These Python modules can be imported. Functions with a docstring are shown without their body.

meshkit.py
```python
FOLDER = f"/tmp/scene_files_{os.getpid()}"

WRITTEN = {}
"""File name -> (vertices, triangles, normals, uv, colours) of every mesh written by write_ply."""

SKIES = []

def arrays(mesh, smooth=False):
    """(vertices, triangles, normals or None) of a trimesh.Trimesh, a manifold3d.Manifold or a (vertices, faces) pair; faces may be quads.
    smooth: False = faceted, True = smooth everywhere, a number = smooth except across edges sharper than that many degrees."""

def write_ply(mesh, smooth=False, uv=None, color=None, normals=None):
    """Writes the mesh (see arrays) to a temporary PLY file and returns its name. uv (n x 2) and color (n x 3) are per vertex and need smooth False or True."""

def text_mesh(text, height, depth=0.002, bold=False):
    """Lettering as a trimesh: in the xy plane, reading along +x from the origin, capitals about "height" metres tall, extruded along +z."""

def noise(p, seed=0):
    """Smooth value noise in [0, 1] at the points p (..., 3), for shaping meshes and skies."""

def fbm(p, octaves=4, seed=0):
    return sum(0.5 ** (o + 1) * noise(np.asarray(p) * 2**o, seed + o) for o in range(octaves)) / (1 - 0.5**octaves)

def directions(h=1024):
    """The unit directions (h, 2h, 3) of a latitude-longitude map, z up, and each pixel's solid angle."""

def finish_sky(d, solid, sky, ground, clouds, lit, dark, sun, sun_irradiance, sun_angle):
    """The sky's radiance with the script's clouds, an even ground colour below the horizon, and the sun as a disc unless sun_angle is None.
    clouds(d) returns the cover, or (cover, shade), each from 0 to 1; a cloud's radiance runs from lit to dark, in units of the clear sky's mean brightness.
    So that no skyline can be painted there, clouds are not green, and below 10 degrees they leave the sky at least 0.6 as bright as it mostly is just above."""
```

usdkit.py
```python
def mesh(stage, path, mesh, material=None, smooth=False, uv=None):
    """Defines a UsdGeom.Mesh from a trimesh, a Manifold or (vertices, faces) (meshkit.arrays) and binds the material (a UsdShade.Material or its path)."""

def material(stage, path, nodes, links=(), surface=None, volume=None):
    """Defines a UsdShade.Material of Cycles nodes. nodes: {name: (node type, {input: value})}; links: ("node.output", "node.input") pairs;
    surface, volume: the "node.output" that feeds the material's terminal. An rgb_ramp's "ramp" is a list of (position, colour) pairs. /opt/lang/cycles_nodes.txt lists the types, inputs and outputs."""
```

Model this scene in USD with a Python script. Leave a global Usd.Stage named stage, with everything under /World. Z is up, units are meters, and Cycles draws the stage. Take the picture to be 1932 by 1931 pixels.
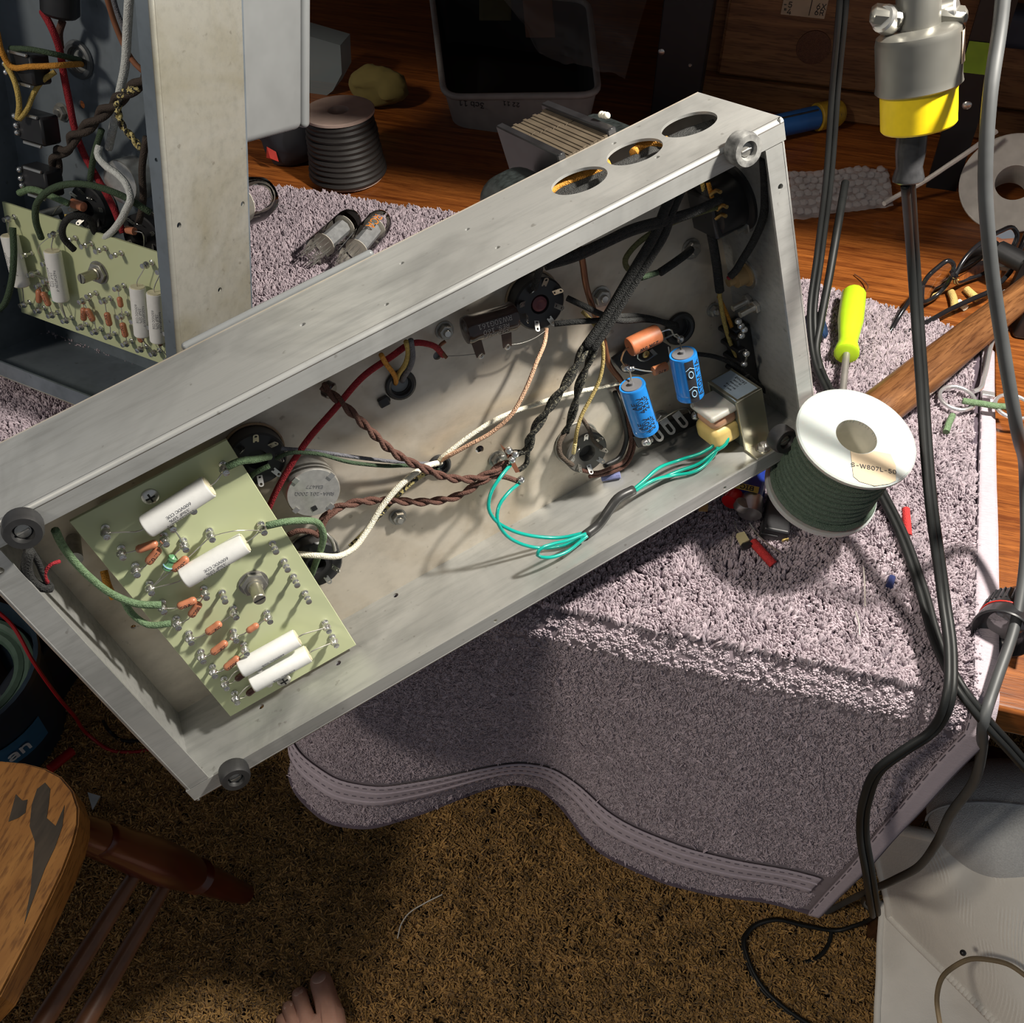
import math, random
import numpy as np
import trimesh
import manifold3d as m3
from shapely.geometry import Polygon, Point, LineString, box as sbox
from shapely import affinity
from pxr import Usd, UsdGeom, UsdLux, UsdShade, Gf, Sdf, Vt
import usdkit, meshkit

stage = Usd.Stage.CreateInMemory()
UsdGeom.SetStageUpAxis(stage, UsdGeom.Tokens.z)
UsdGeom.SetStageMetersPerUnit(stage, 1.0)
WORLD = UsdGeom.Xform.Define(stage, '/World')
UsdGeom.Scope.Define(stage, '/World/Looks')
rng = np.random.default_rng(7)
random.seed(7)
V = lambda *a: np.array(a, float)

# ------------------------------------------------------------------ camera, sky, lamps, exposure
FPX, CX = 1800.0, 966.0
PITCH, YAW = math.radians(50), math.radians(15)
CAM = V(0, 0, 1.25)
_h = V(-math.sin(YAW), math.cos(YAW), 0)
CR = V(math.cos(YAW), math.sin(YAW), 0)
CF = _h * math.cos(PITCH) + V(0, 0, -math.sin(PITCH))
CU = np.cross(CR, CF)
CM = np.stack([CR, -CU, CF])
cam = UsdGeom.Camera.Define(stage, '/World/camera')
mx = np.eye(4); mx[:3, 0] = CR; mx[:3, 1] = CU; mx[:3, 2] = -CF; mx[:3, 3] = CAM
cam.AddTransformOp().Set(Gf.Matrix4d(*mx.T.ravel().tolist()))
cam.CreateHorizontalApertureAttr(36.0); cam.CreateVerticalApertureAttr(36.0)
cam.CreateFocalLengthAttr(36.0 * FPX / 1932)
cam.CreateClippingRangeAttr(Gf.Vec2f(0.02, 50))
cam.CreateExposureAttr(0.22)

dome = UsdLux.DomeLight.Define(stage, '/World/sky_dome')
dome.CreateColorAttr(Gf.Vec3f(0.90, 0.96, 1.04)); dome.CreateIntensityAttr(0.05)


def sphere_light(name, pos, radius, intensity, color):
    l = UsdLux.SphereLight.Define(stage, '/World/' + name)
    l.CreateRadiusAttr(radius); l.CreateIntensityAttr(intensity); l.CreateColorAttr(Gf.Vec3f(*color))
    l.AddTranslateOp().Set(Gf.Vec3d(*map(float, pos)))
    return l


sphere_light('bench_lamp', (0.30, 0.52, 1.42), 0.028, 1420, (1.0, 0.94, 0.84))
sphere_light('room_lamp', (-1.25, -0.85, 2.38), 0.14, 82, (1.0, 0.90, 0.76))

# ------------------------------------------------------------------ measuring: a point of the photograph laid on a real plane
DESK = 0.705
TOW = DESK + 0.007        # lying towel, under its pile


def ray(u, v):
    return CM.T @ V((u - CX) / FPX, (v - CX) / FPX, 1)


def onz(u, v, z):
    d = ray(u, v); return CAM + d * (z - CAM[2]) / d[2]


def ony(u, v, y):
    d = ray(u, v); return CAM + d * (y - CAM[1]) / d[1]


class Frame:
    def __init__(s, R, t, k=1.0):
        s.R, s.t, s.k = np.array(R, float), np.array(t, float), k

    blim = 0.2115

    def loc(s, p):
        return s.R.T @ (np.asarray(p) - s.t) / s.k

    def world(s, p):
        return np.asarray(p) @ (s.R.T * s.k) + s.t

    def on(s, u, v, val, ax=2):
        o = s.R.T @ (CAM - s.t) / s.k; d = s.R.T @ ray(u, v)
        return o + d * (val - o[ax]) / d[ax]

    def path(s, pts):
        out = []
        for u, v, h in pts:
            q = s.on(u, v, h)
            if q[1] > s.blim: q = s.on(u, v, s.blim, 1)      # stays inside the wall
            out.append(q)
        return out


CHL, CHW, CHD = 0.45, 0.2163, 0.077
_k1 = 1.02
F1 = Frame([[-0.71212, 0.3209, 0.62442], [-0.67377, -0.06248, -0.73629], [-0.19727, -0.94505, 0.2607]], CAM + _k1 * (V(0.013, 0.48981, 1.00499) - CAM), _k1)
_k2 = 1.025
F2 = Frame([[-0.05412632, 0.9813507, -0.18444825], [-0.28293209, -0.19222138, -0.939681], [-0.95761149, 0.00132486, 0.28805984]],
           CAM + _k2 * (V(-0.53787063, 0.56812131, 1.18010899) - CAM), _k2)


# ------------------------------------------------------------------ mesh helpers
def tm(v, f):
    return trimesh.Trimesh(np.asarray(v, float), np.asarray(f, int), process=False)


def cat(*ms):
    fl = []
    for m in ms:
        fl += list(m) if isinstance(m, (list, tuple)) else [m]
    return trimesh.util.concatenate(fl)


def hull(pts):
    return trimesh.convex.convex_hull(np.asarray(pts, float))


def cbox(lo, hi, c=0.0005):
    lo, hi = np.minimum(lo, hi), np.maximum(lo, hi)
    c = min(c, 0.45 * float((hi - lo).min()))
    P = []
    for sx in (0, 1):
        for sy in (0, 1):
            for sz in (0, 1):
                q = V(hi[0] if sx else lo[0], hi[1] if sy else lo[1], hi[2] if sz else lo[2])
                s = V(-1 if sx else 1, -1 if sy else 1, -1 if sz else 1) * c
                for k in range(3):
                    r = q + s; r[k] = q[k]; P.append(r)
    return hull(P)


def rbox(lo, hi, r, n=8):
    """box with round edges"""
    lo, hi = np.minimum(lo, hi) + r, np.maximum(lo, hi) - r
    s = m3.Manifold.sphere(r, n * 4)
    ms = [s.translate([a, b, c]) for a in (lo[0], hi[0]) for b in (lo[1], hi[1]) for c in (lo[2], hi[2])]
    m = m3.Manifold.batch_hull(ms).to_mesh()
    return tm(m.vert_properties[:, :3], m.tri_verts)


def basis(d):
    d = np.asarray(d, float); d = d / np.linalg.norm(d)
    a = V(0, 0, 1) if abs(d[2]) < 0.9 else V(1, 0, 0)
    u = np.cross(a, d); u /= np.linalg.norm(u)
    return u, np.cross(d, u), d


def lathe(prof, p0, d, n=24, caps=True, u=None):
    """prof: (radius, distance along d) pairs"""
    uu, vv, d = basis(d)
    if u is not None:
        uu = u - d * np.dot(u, d); uu = uu / np.linalg.norm(uu); vv = np.cross(d, uu)
    a = np.arange(n) * 2 * np.pi / n
    v, f = [], []
    for r, h in prof:
        v.append(np.asarray(p0) + np.outer(np.cos(a) * r, uu) + np.outer(np.sin(a) * r, vv) + d * h)
    v = np.vstack(v)
    for k in range(len(prof) - 1):
        for i in range(n):
            j = (i + 1) % n
            f += [[k * n + i, k * n + j, (k + 1) * n + j], [k * n + i, (k + 1) * n + j, (k + 1) * n + i]]
    if caps:
        v = np.vstack([v, np.asarray(p0) + d * prof[0][1], np.asarray(p0) + d * prof[-1][1]])
        c0, c1, k = len(v) - 2, len(v) - 1, (len(prof) - 1) * n
        for i in range(n):
            j = (i + 1) % n
            f += [[c0, j, i], [c1, k + i, k + j]]
    m = tm(v, f)
    return m


def cyl(p0, p1, r, n=16, c=0.0):
    p0, p1 = np.asarray(p0, float), np.asarray(p1, float)
    L = np.linalg.norm(p1 - p0)
    prof = [(r, 0), (r, L)] if not c else [(r - c, 0), (r, c), (r, L - c), (r - c, L)]
    return lathe(prof, p0, p1 - p0, n)


def ringm(c, d, R, r, n=24, k=8):
    prof = [(R + r * math.cos(t), r * math.sin(t)) for t in np.linspace(0, 2 * np.pi, k + 1)]
    return lathe(prof, c, d, n, caps=False)


def spline(P, step=0.004):
    P = np.asarray(P, float)
    if len(P) == 2:
        n = max(2, int(np.linalg.norm(P[1] - P[0]) / step) + 1)
        return P[0] + np.linspace(0, 1, n)[:, None] * (P[1] - P[0])
    Q = np.vstack([2 * P[0] - P[1], P, 2 * P[-1] - P[-2]])
    out = []
    for i in range(1, len(Q) - 2):
        p0, p1, p2, p3 = Q[i - 1:i + 3]
        n = max(2, int(np.linalg.norm(p2 - p1) / step) + 1)
        t = np.linspace(0, 1, n, endpoint=False)[:, None]
        # centripetal-ish tangents
        l0, l1, l2 = [max(1e-6, np.linalg.norm(b - a)) for a, b in ((p0, p1), (p1, p2), (p2, p3))]
        m1 = ((p1 - p0) / l0 * l1 + (p2 - p1) / l1 * l0) / (l0 + l1) * l1
        m2 = ((p2 - p1) / l1 * l2 + (p3 - p2) / l2 * l1) / (l1 + l2) * l1
        out.append((2 * t**3 - 3 * t**2 + 1) * p1 + (t**3 - 2 * t**2 + t) * m1 + (-2 * t**3 + 3 * t**2) * p2 + (t**3 - t**2) * m2)
    out.append(Q[-2][None])
    return np.vstack(out)


def frames(C):
    T = np.gradient(C, axis=0); T /= np.maximum(np.linalg.norm(T, axis=1, keepdims=True), 1e-12)
    u, _, _ = basis(T[0]); U = []
    for t in T:
        u = u - t * np.dot(u, t); u = u / max(np.linalg.norm(u), 1e-9); U.append(u)
    U = np.array(U)
    return T, U, np.cross(T, U)


def sweep(C, r, n=8, flat=1.0, nrm=None):
    """round (or flattened) bar along the finished curve C"""
    C = np.asarray(C, float)
    T, U, W = frames(C)
    if nrm is not None:
        W = nrm - T * (T @ nrm)[:, None]; W /= np.maximum(np.linalg.norm(W, axis=1, keepdims=True), 1e-9); U = np.cross(W, T)
    r = np.broadcast_to(np.asarray(r, float), len(C))
    a = np.arange(n) * 2 * np.pi / n
    v = (C[:, None] + r[:, None, None] * (np.cos(a)[None, :, None] * U[:, None] + flat * np.sin(a)[None, :, None] * W[:, None])).reshape(-1, 3)
    f = []
    m = len(C)
    i = np.arange(n); j = (i + 1) % n
    for k in range(m - 1):
        A = k * n
        f.append(np.stack([A + i, A + j, A + n + j], 1)); f.append(np.stack([A + i, A + n + j, A + n + i], 1))
    v = np.vstack([v, C[:1], C[-1:]])
    f.append(np.stack([np.full(n, m * n), j, i], 1)); f.append(np.stack([np.full(n, m * n + 1), (m - 1) * n + i, (m - 1) * n + j], 1))
    return tm(v, np.vstack(f))


def tube(P, r, n=8, step=0.004, **k):
    return sweep(spline(P, step), r, n, **k)


def twist(P, r, pitch, strands=2, n=8, phase=0.0, step=0.0025):
    C = spline(P, step); T, U, W = frames(C)
    s = np.r_[0, np.cumsum(np.linalg.norm(np.diff(C, axis=0), axis=1))]
    out = []
    for k in range(strands):
        a = s / pitch * 2 * np.pi + phase + k * 2 * np.pi / strands
        out.append(sweep(C + r * 0.95 * (np.cos(a)[:, None] * U + np.sin(a)[:, None] * W), r, n))
    return out


def zipcord(P, r, side, step=0.006):
    """two parallel strands moulded together"""
    C = spline(P, step); T = np.gradient(C, axis=0); T /= np.linalg.norm(T, axis=1, keepdims=True)
    S, u = [], np.cross(T[0], side)
    for t in T:
        u = u - t * np.dot(u, t); u = u / np.linalg.norm(u); S.append(u)
    S = np.array(S)
    return cat(sweep(C + S * r * 0.92, r, 10), sweep(C - S * r * 0.92, r, 10))


def extr(poly, d, O, X, Y, Z):
    """shapely polygon in (X, Y), extruded d along Z from O"""
    ms = [trimesh.creation.extrude_polygon(g, d, engine='earcut') for g in getattr(poly, 'geoms', [poly])]
    m = cat(ms)
    m.vertices = np.asarray(O) + m.vertices @ np.stack([X, Y, Z])
    if np.dot(np.cross(X, Y), Z) < 0:
        m.faces = m.faces[:, ::-1]
    return m


def text(s, h, O, X, Y, depth=0.00015, bold=False, center=True):
    m = meshkit.text_mesh(s, h, depth, bold)
    v = m.vertices.copy()
    if center:
        v[:, :2] -= (v[:, :2].min(0) + v[:, :2].max(0)) / 2
    X = np.asarray(X, float) / np.linalg.norm(X); Y = np.asarray(Y, float); Y = Y - X * np.dot(X, Y); Y /= np.linalg.norm(Y)
    return tm(np.asarray(O) + v @ np.stack([X, Y, np.cross(X, Y)]), m.faces)


def text_cyl(s, h, p0, ax, r, at, toward, depth=0.00012, flip=1, shift=0.0, across=False):
    """lettering wrapped round a cylinder: axis from p0 along ax, centred at distance 'at', on the side facing 'toward'"""
    m = meshkit.text_mesh(s, h, depth); v = m.vertices.copy()
    v[:, :2] -= (v[:, :2].min(0) + v[:, :2].max(0)) / 2
    ax = ax / np.linalg.norm(ax); w = toward - ax * np.dot(ax, toward); w /= np.linalg.norm(w); t = np.cross(w, ax)
    if across:
        al, ang = v[:, 1] * flip, v[:, 0] * flip / r + shift
        t = -t * 1.0; ang = -ang
        al, ang = v[:, 1] * flip, (-v[:, 0] * flip) / r + shift
    else:
        al, ang = v[:, 0] * flip, v[:, 1] * flip / r + shift
    # right-handed: axis x, t, w -> x along axis, y along w x ax
    ty = np.cross(w, ax)
    rr = r + v[:, 2]
    P = p0 + np.outer(at + al, ax) + np.outer(rr * np.cos(ang), w) + np.outer(rr * np.sin(ang), ty)
    return tm(P, m.faces)


def grid(P, flip=False):
    """P: (m, n, 3) points -> mesh"""
    m, n = P.shape[:2]
    i = (np.arange(m - 1)[:, None] * n + np.arange(n - 1)[None]).ravel()
    f = np.vstack([np.stack([i, i + 1, i + n + 1], 1), np.stack([i, i + n + 1, i + n], 1)])
    return tm(P.reshape(-1, 3), f[:, ::-1] if flip else f)


def slab(P, t):
    """a cloth-like sheet of thickness t from a grid of points"""
    m, n = P.shape[:2]
    A = grid(P); N = A.vertex_normals.reshape(m, n, 3)
    B = grid(P - N * t, flip=True)
    idx = np.arange(m * n).reshape(m, n)
    rim = np.r_[idx[0], idx[1:, -1], idx[-1, -2::-1], idx[-2:0:-1, 0]]
    nx = np.roll(rim, -1); o = m * n
    f = np.vstack([A.faces, B.faces + o, np.stack([rim, rim + o, nx + o], 1), np.stack([rim, nx + o, nx], 1)])
    return tm(np.vstack([A.vertices, B.vertices]), f)


def hexnut(c, d, r, h, hole=0.0):
    return lathe([(r * 0.92, 0), (r, 0.1 * h), (r, 0.85 * h), (r * 0.9, h)] , c, d, 6)


def blob(pts, rad, pitch=0.004, smooth=6):
    """one smooth skin over bones: list of ((p, r), (q, r)) pairs"""
    M = None
    for (a, ra), (b, rb) in pts:
        h = m3.Manifold.batch_hull([m3.Manifold.sphere(ra, 20).translate(list(map(float, a))), m3.Manifold.sphere(rb, 20).translate(list(map(float, b)))])
        M = h if M is None else M + h
    M = M.refine_to_length(pitch); mm = M.to_mesh()
    t = trimesh.Trimesh(mm.vert_properties[:, :3], mm.tri_verts)
    trimesh.smoothing.filter_taubin(t, iterations=smooth)
    return t


# ------------------------------------------------------------------ materials
def mat(name, col, rough=0.5, metal=0.0, var=0.12, scale=60.0, bump=0.0, bscale=400.0, stretch=None, col2=None, detail=3, ramp=(0.3, 0.7),
        rvar=0.0, vor=False, **kw):
    col = np.array(col, float)
    c1 = np.clip(col * (1 - var), 0, 1); c2 = np.clip(col * (1 + var), 0, 1) if col2 is None else np.array(col2, float)
    if col2 is not None:
        c1 = col
    nodes = {'tc': ('texture_coordinate', {}), 'mp': ('mapping', {'scale': tuple(stretch or (1, 1, 1))}),
             'n': ('noise_texture', {'scale': scale, 'detail': float(detail), 'roughness': 0.55}),
             'r': ('rgb_ramp', {'ramp': [(0, tuple(c1)), (ramp[0], tuple(c1)), (ramp[1], tuple(c2)), (1, tuple(c2))]}),
             'p': ('principled_bsdf', {'roughness': rough, 'metallic': metal, **kw})}
    links = [('tc.object', 'mp.vector'), ('mp.vector', 'n.vector'), ('n.fac', 'r.fac'), ('r.color', 'p.base_color')]
    if rvar:
        nodes['rr'] = ('map_range', {'from_min': 0.3, 'from_max': 0.7, 'to_min': rough - rvar, 'to_max': rough + rvar})
        links += [('n.fac', 'rr.value'), ('rr.result', 'p.roughness')]
    if bump:
        nodes['b'] = ('voronoi_texture', {'scale': bscale}) if vor else ('noise_texture', {'scale': bscale, 'detail': 2.0})
        nodes['bp'] = ('bump', {'strength': bump, 'distance': 0.001})
        links += [('mp.vector', 'b.vector'), ('b.distance' if vor else 'b.fac', 'bp.height'), ('bp.normal', 'p.normal')]
    return usdkit.material(stage, '/World/Looks/' + name, nodes, links, surface='p.BSDF')


def alu(name, tone, stretch, stain, rough=0.42, metal=0.65):
    tone = np.array(tone, float)
    nodes = {'tc': ('texture_coordinate', {}), 'mp': ('mapping', {'scale': stretch}),
             'n': ('noise_texture', {'scale': 16.0, 'detail': 6.0, 'roughness': 0.62}),
             's': ('noise_texture', {'scale': 11.0, 'detail': 5.0, 'roughness': 0.6, 'distortion': 0.6}),
             'k': ('noise_texture', {'scale': 170.0, 'detail': 2.0}),
             'r': ('rgb_ramp', {'ramp': [(0.30, tuple(tone * 0.80)), (0.5, tuple(tone)), (0.72, tuple(np.minimum(tone * 1.12, 1)))]}),
             'rs': ('rgb_ramp', {'ramp': [(0.38, stain), (0.56, (1, 1, 1)), (1, (1, 1, 1))]}),
             'rk': ('rgb_ramp', {'ramp': [(0.0, (.55, .52, .5)), (0.24, (.62, .6, .58)), (0.31, (1, 1, 1)), (1, (1, 1, 1))]}),
             'm1': ('mix_color', {'blend_type': 'multiply', 'fac': 0.8}), 'm2': ('mix_color', {'blend_type': 'multiply', 'fac': 0.8}),
             'rr': ('map_range', {'from_min': 0.3, 'from_max': 0.7, 'to_min': rough + 0.1, 'to_max': rough - 0.1}),
             'b': ('bump', {'strength': 0.06, 'distance': 0.0006}),
             'p': ('principled_bsdf', {'metallic': metal})}
    links = [('tc.object', 'mp.vector'), ('mp.vector', 'n.vector'), ('tc.object', 's.vector'), ('tc.object', 'k.vector'), ('n.fac', 'r.fac'), ('s.fac', 'rs.fac'), ('k.fac', 'rk.fac'),
             ('r.color', 'm1.a'), ('rs.color', 'm1.b'), ('m1.result', 'm2.a'), ('rk.color', 'm2.b'), ('m2.result', 'p.base_color'),
             ('n.fac', 'rr.value'), ('rr.result', 'p.roughness'), ('n.fac', 'b.height'), ('b.normal', 'p.normal')]
    return usdkit.material(stage, '/World/Looks/' + name, nodes, links, surface='p.BSDF')


def wood(name, dark, light, stretch, scale=9.0, rough=0.35, grain=60.0, turn=0.0):
    nodes = {'tc': ('texture_coordinate', {}), 'mp': ('mapping', {'scale': stretch}),
             'vr': ('vector_rotate', {'rotate_type': 'z_axis', 'angle': -turn}),
             'w': ('noise_texture', {'scale': scale, 'detail': 5.0, 'roughness': 0.6, 'distortion': 0.8}),
             'g': ('noise_texture', {'scale': grain, 'detail': 3.0, 'roughness': 0.6}),
             'r': ('rgb_ramp', {'ramp': [(0.3, dark), (0.55, tuple((np.array(dark) + np.array(light)) / 2)), (0.72, light)]}),
             'rg': ('rgb_ramp', {'ramp': [(0.36, (.42, .36, .33)), (0.5, (1, 1, 1)), (1, (1, 1, 1))]}),
             'm': ('mix_color', {'blend_type': 'multiply', 'fac': 0.75}),
             'b': ('bump', {'strength': 0.15, 'distance': 0.0008}),
             'p': ('principled_bsdf', {'roughness': rough})}
    links = [('tc.object', 'vr.vector'), ('vr.vector', 'mp.vector'), ('mp.vector', 'w.vector'), ('mp.vector', 'g.vector'), ('w.fac', 'r.fac'), ('g.fac', 'rg.fac'),
             ('r.color', 'm.a'), ('rg.color', 'm.b'), ('m.result', 'p.base_color'), ('g.fac', 'b.height'), ('b.normal', 'p.normal')]
    return usdkit.material(stage, '/World/Looks/' + name, nodes, links, surface='p.BSDF')


def pile(name, c1, c2, rough=0.95):
    nodes = {'o': ('object_info', {}), 'tc': ('geometry', {}), 'n': ('noise_texture', {'scale': 30.0, 'detail': 2.0}),
             'a': ('math', {'math_type': 'multiply_add', 'value2': 0.55}), 'x': ('math', {'math_type': 'multiply', 'value2': 0.45}),
             'r': ('rgb_ramp', {'ramp': [(0.1, c1), (0.9, c2)]}),
             'p': ('principled_bsdf', {'roughness': rough, 'specular_ior_level': 0.1, 'sheen_weight': 0.25})}
    links = [('tc.position', 'n.vector'), ('n.fac', 'x.value1'), ('o.random', 'a.value1'), ('x.value', 'a.value3'), ('a.value', 'r.fac'), ('r.color', 'p.base_color')]
    return usdkit.material(stage, '/World/Looks/' + name, nodes, links, surface='p.BSDF')


def glass(name, col=(1, 1, 1), rough=0.03, tint=0.9, lo=0.0):
    nodes = {'f': ('fresnel', {'IOR': 1.5}), 't': ('transparent_bsdf', {'color': tuple(np.array(col) * tint)}), 'g': ('glossy_bsdf', {'color': (1, 1, 1), 'roughness': rough}), 'm': ('mix_closure', {})}
    links = [('t.BSDF', 'm.closure1'), ('g.BSDF', 'm.closure2')]
    if lo:
        nodes['a'] = ('math', {'math_type': 'add', 'value2': lo}); links += [('f.fac', 'a.value1'), ('a.value', 'm.fac')]
    else:
        links += [('f.fac', 'm.fac')]
    return usdkit.material(stage, '/World/Looks/' + name, nodes, links, surface='m.closure')


def film(name, col, rough, cover):
    """thin plastic film: mostly see-through, some milky scatter and gloss"""
    nodes = {'t': ('transparent_bsdf', {'color': (0.95, 0.95, 0.95)}), 'p': ('principled_bsdf', {'base_color': col, 'roughness': rough}), 'm': ('mix_closure', {'fac': cover})}
    return usdkit.material(stage, '/World/Looks/' + name, nodes, [('t.BSDF', 'm.closure1'), ('p.BSDF', 'm.closure2')], surface='m.closure')


# ------------------------------------------------------------------ scene helpers
_count, _inv = {}, {}


def numbered(parent, name):
    k = (parent, name); n = _count.get(k, 0); _count[k] = n + 1
    return f'{parent}/{name}' + (f'_{n:03d}' if n else '')


def tag(p, label=None, cat_=None, group=None, kind=None):
    p = p.GetPrim() if hasattr(p, 'GetPrim') else p
    for k, v in (('label', label), ('category', cat_), ('group', group), ('kind', kind)):
        if v: p.SetCustomDataByKey(k, v)
    return p


def thing(name, label, cat_, base=None, group=None, frame=None, kind=None):
    path = numbered('/World', name)
    x = UsdGeom.Xform.Define(stage, path)
    if frame is not None:
        mx = np.eye(4); mx[:3, :3] = frame.R * frame.k; mx[:3, 3] = frame.t
        x.AddTransformOp().Set(Gf.Matrix4d(*mx.T.ravel().tolist())); _inv[path] = V(0, 0, 0)
    else:
        x.AddTranslateOp().Set(Gf.Vec3d(*map(float, base))); _inv[path] = np.asarray(base, float)
    tag(x, label, cat_, group, kind)
    return path


def part(parent, name, mesh, m, smooth=38, label=None, kind=None):
    """a mesh under a thing (or under a part); vertices in the thing's measuring space"""
    mesh = mesh.copy() if hasattr(mesh, 'copy') else mesh
    root = '/'.join(parent.split('/')[:3])
    path = numbered(parent, name)
    mesh.vertices = mesh.vertices - _inv[root]
    p = usdkit.mesh(stage, path, mesh, m, smooth=smooth)
    tag(p, label=label, kind=kind)
    return path


def solo(name, label, cat_, mesh, m, group=None, smooth=38, base=None, kind=None):
    """a thing that is one mesh"""
    path = numbered('/World', name)
    mesh = mesh.copy()
    b = np.asarray(base, float) if base is not None else V(*((mesh.bounds[0][:2] + mesh.bounds[1][:2]) / 2), mesh.bounds[0][2])
    mesh.vertices = mesh.vertices - b
    p = usdkit.mesh(stage, path, mesh, m, smooth=smooth); p.AddTranslateOp().Set(Gf.Vec3d(*map(float, b)))
    _inv[path] = b
    tag(p, label, cat_, group, kind)
    return path


def copy_of(src, name, base, rotz, label):
    path = numbered('/World', name)
    x = UsdGeom.Xform.Define(stage, path)
    x.GetPrim().GetReferences().AddInternalReference(src)
    x.GetPrim().SetInstanceable(True)
    return path


def scatter(parent, name, protos, m, pts, nrms, scale, tilt, kind='stuff', flat=None, label=None):
    """a pile of small tufts standing on a surface, as one PointInstancer"""
    path = numbered(parent, name)
    root = '/'.join(parent.split('/')[:3])
    pi = UsdGeom.PointInstancer.Define(stage, path)
    rels = []
    for k, pm in enumerate(protos):
        pp = usdkit.mesh(stage, f'{path}/tuft_{k:03d}' if k else f'{path}/tuft', pm, m, smooth=True); rels.append(pp.GetPath())
    pi.CreatePrototypesRel().SetTargets(rels)
    n = len(pts)
    r = np.random.default_rng(11)
    pi.CreateProtoIndicesAttr(Vt.IntArray.FromNumpy(r.integers(0, len(protos), n).astype(np.int32)))
    pi.CreatePositionsAttr(Vt.Vec3fArray.FromNumpy((pts - _inv[root]).astype(np.float32)))
    d = nrms + r.normal(0, tilt, (n, 3)); d /= np.linalg.norm(d, axis=1, keepdims=True)
    # quaternion z->d, then random spin
    w = 1 + d[:, 2]; q = np.stack([w, -d[:, 1], d[:, 0], np.zeros(n)], 1); q[w < 1e-4] = [0, 1, 0, 0]
    q /= np.linalg.norm(q, axis=1, keepdims=True)
    a = r.uniform(0, 2 * np.pi, n); c, s = np.cos(a / 2), np.sin(a / 2)
    o = np.stack([q[:, 0] * c - q[:, 3] * s, q[:, 1] * c + q[:, 2] * s, q[:, 2] * c - q[:, 1] * s, q[:, 3] * c + q[:, 0] * s], 1)
    pi.CreateOrientationsAttr(Vt.QuathArray([Gf.Quath(float(x[0]), float(x[1]), float(x[2]), float(x[3])) for x in o]))
    sc = scale * r.uniform(0.75, 1.25, (n, 1)) * np.ones((n, 3))
    pi.CreateScalesAttr(Vt.Vec3fArray.FromNumpy(sc.astype(np.float32)))
    tag(pi, label=label, kind=kind)
    return path


def sample(mesh, density, seed=3):
    r = np.random.default_rng(seed)
    A = mesh.area_faces; n = int(A.sum() * density)
    fi = r.choice(len(A), n, p=A / A.sum())
    a, b = r.random((2, n)); s = np.sqrt(a)
    T = mesh.triangles[fi]
    P = T[:, 0] * (1 - s)[:, None] + T[:, 1] * (s * (1 - b))[:, None] + T[:, 2] * (s * b)[:, None]
    return P, mesh.face_normals[fi]


def tuft(h, r, bend, seed, lumps=1, spread=1.1):
    """a small bent loop of yarn, h tall"""
    g = np.random.default_rng(seed); out = []
    for k in range(lumps):
        o = V(*g.normal(0, r * spread, 2), 0) if lumps > 1 else V(0, 0, 0)
        az = g.uniform(0, 6.28); b = bend * g.uniform(0.6, 1.3); hh = h * g.uniform(0.8, 1.2)
        C = np.array([o + V(math.cos(az) * b * t * t, math.sin(az) * b * t * t, hh * (t - 0.25 * t * t * t)) for t in np.linspace(-0.15, 1, 5)])
        out.append(sweep(C, r * np.array([0.9, 1.0, 1.05, 0.95, 0.45]), 6))
    return cat(out)

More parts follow.
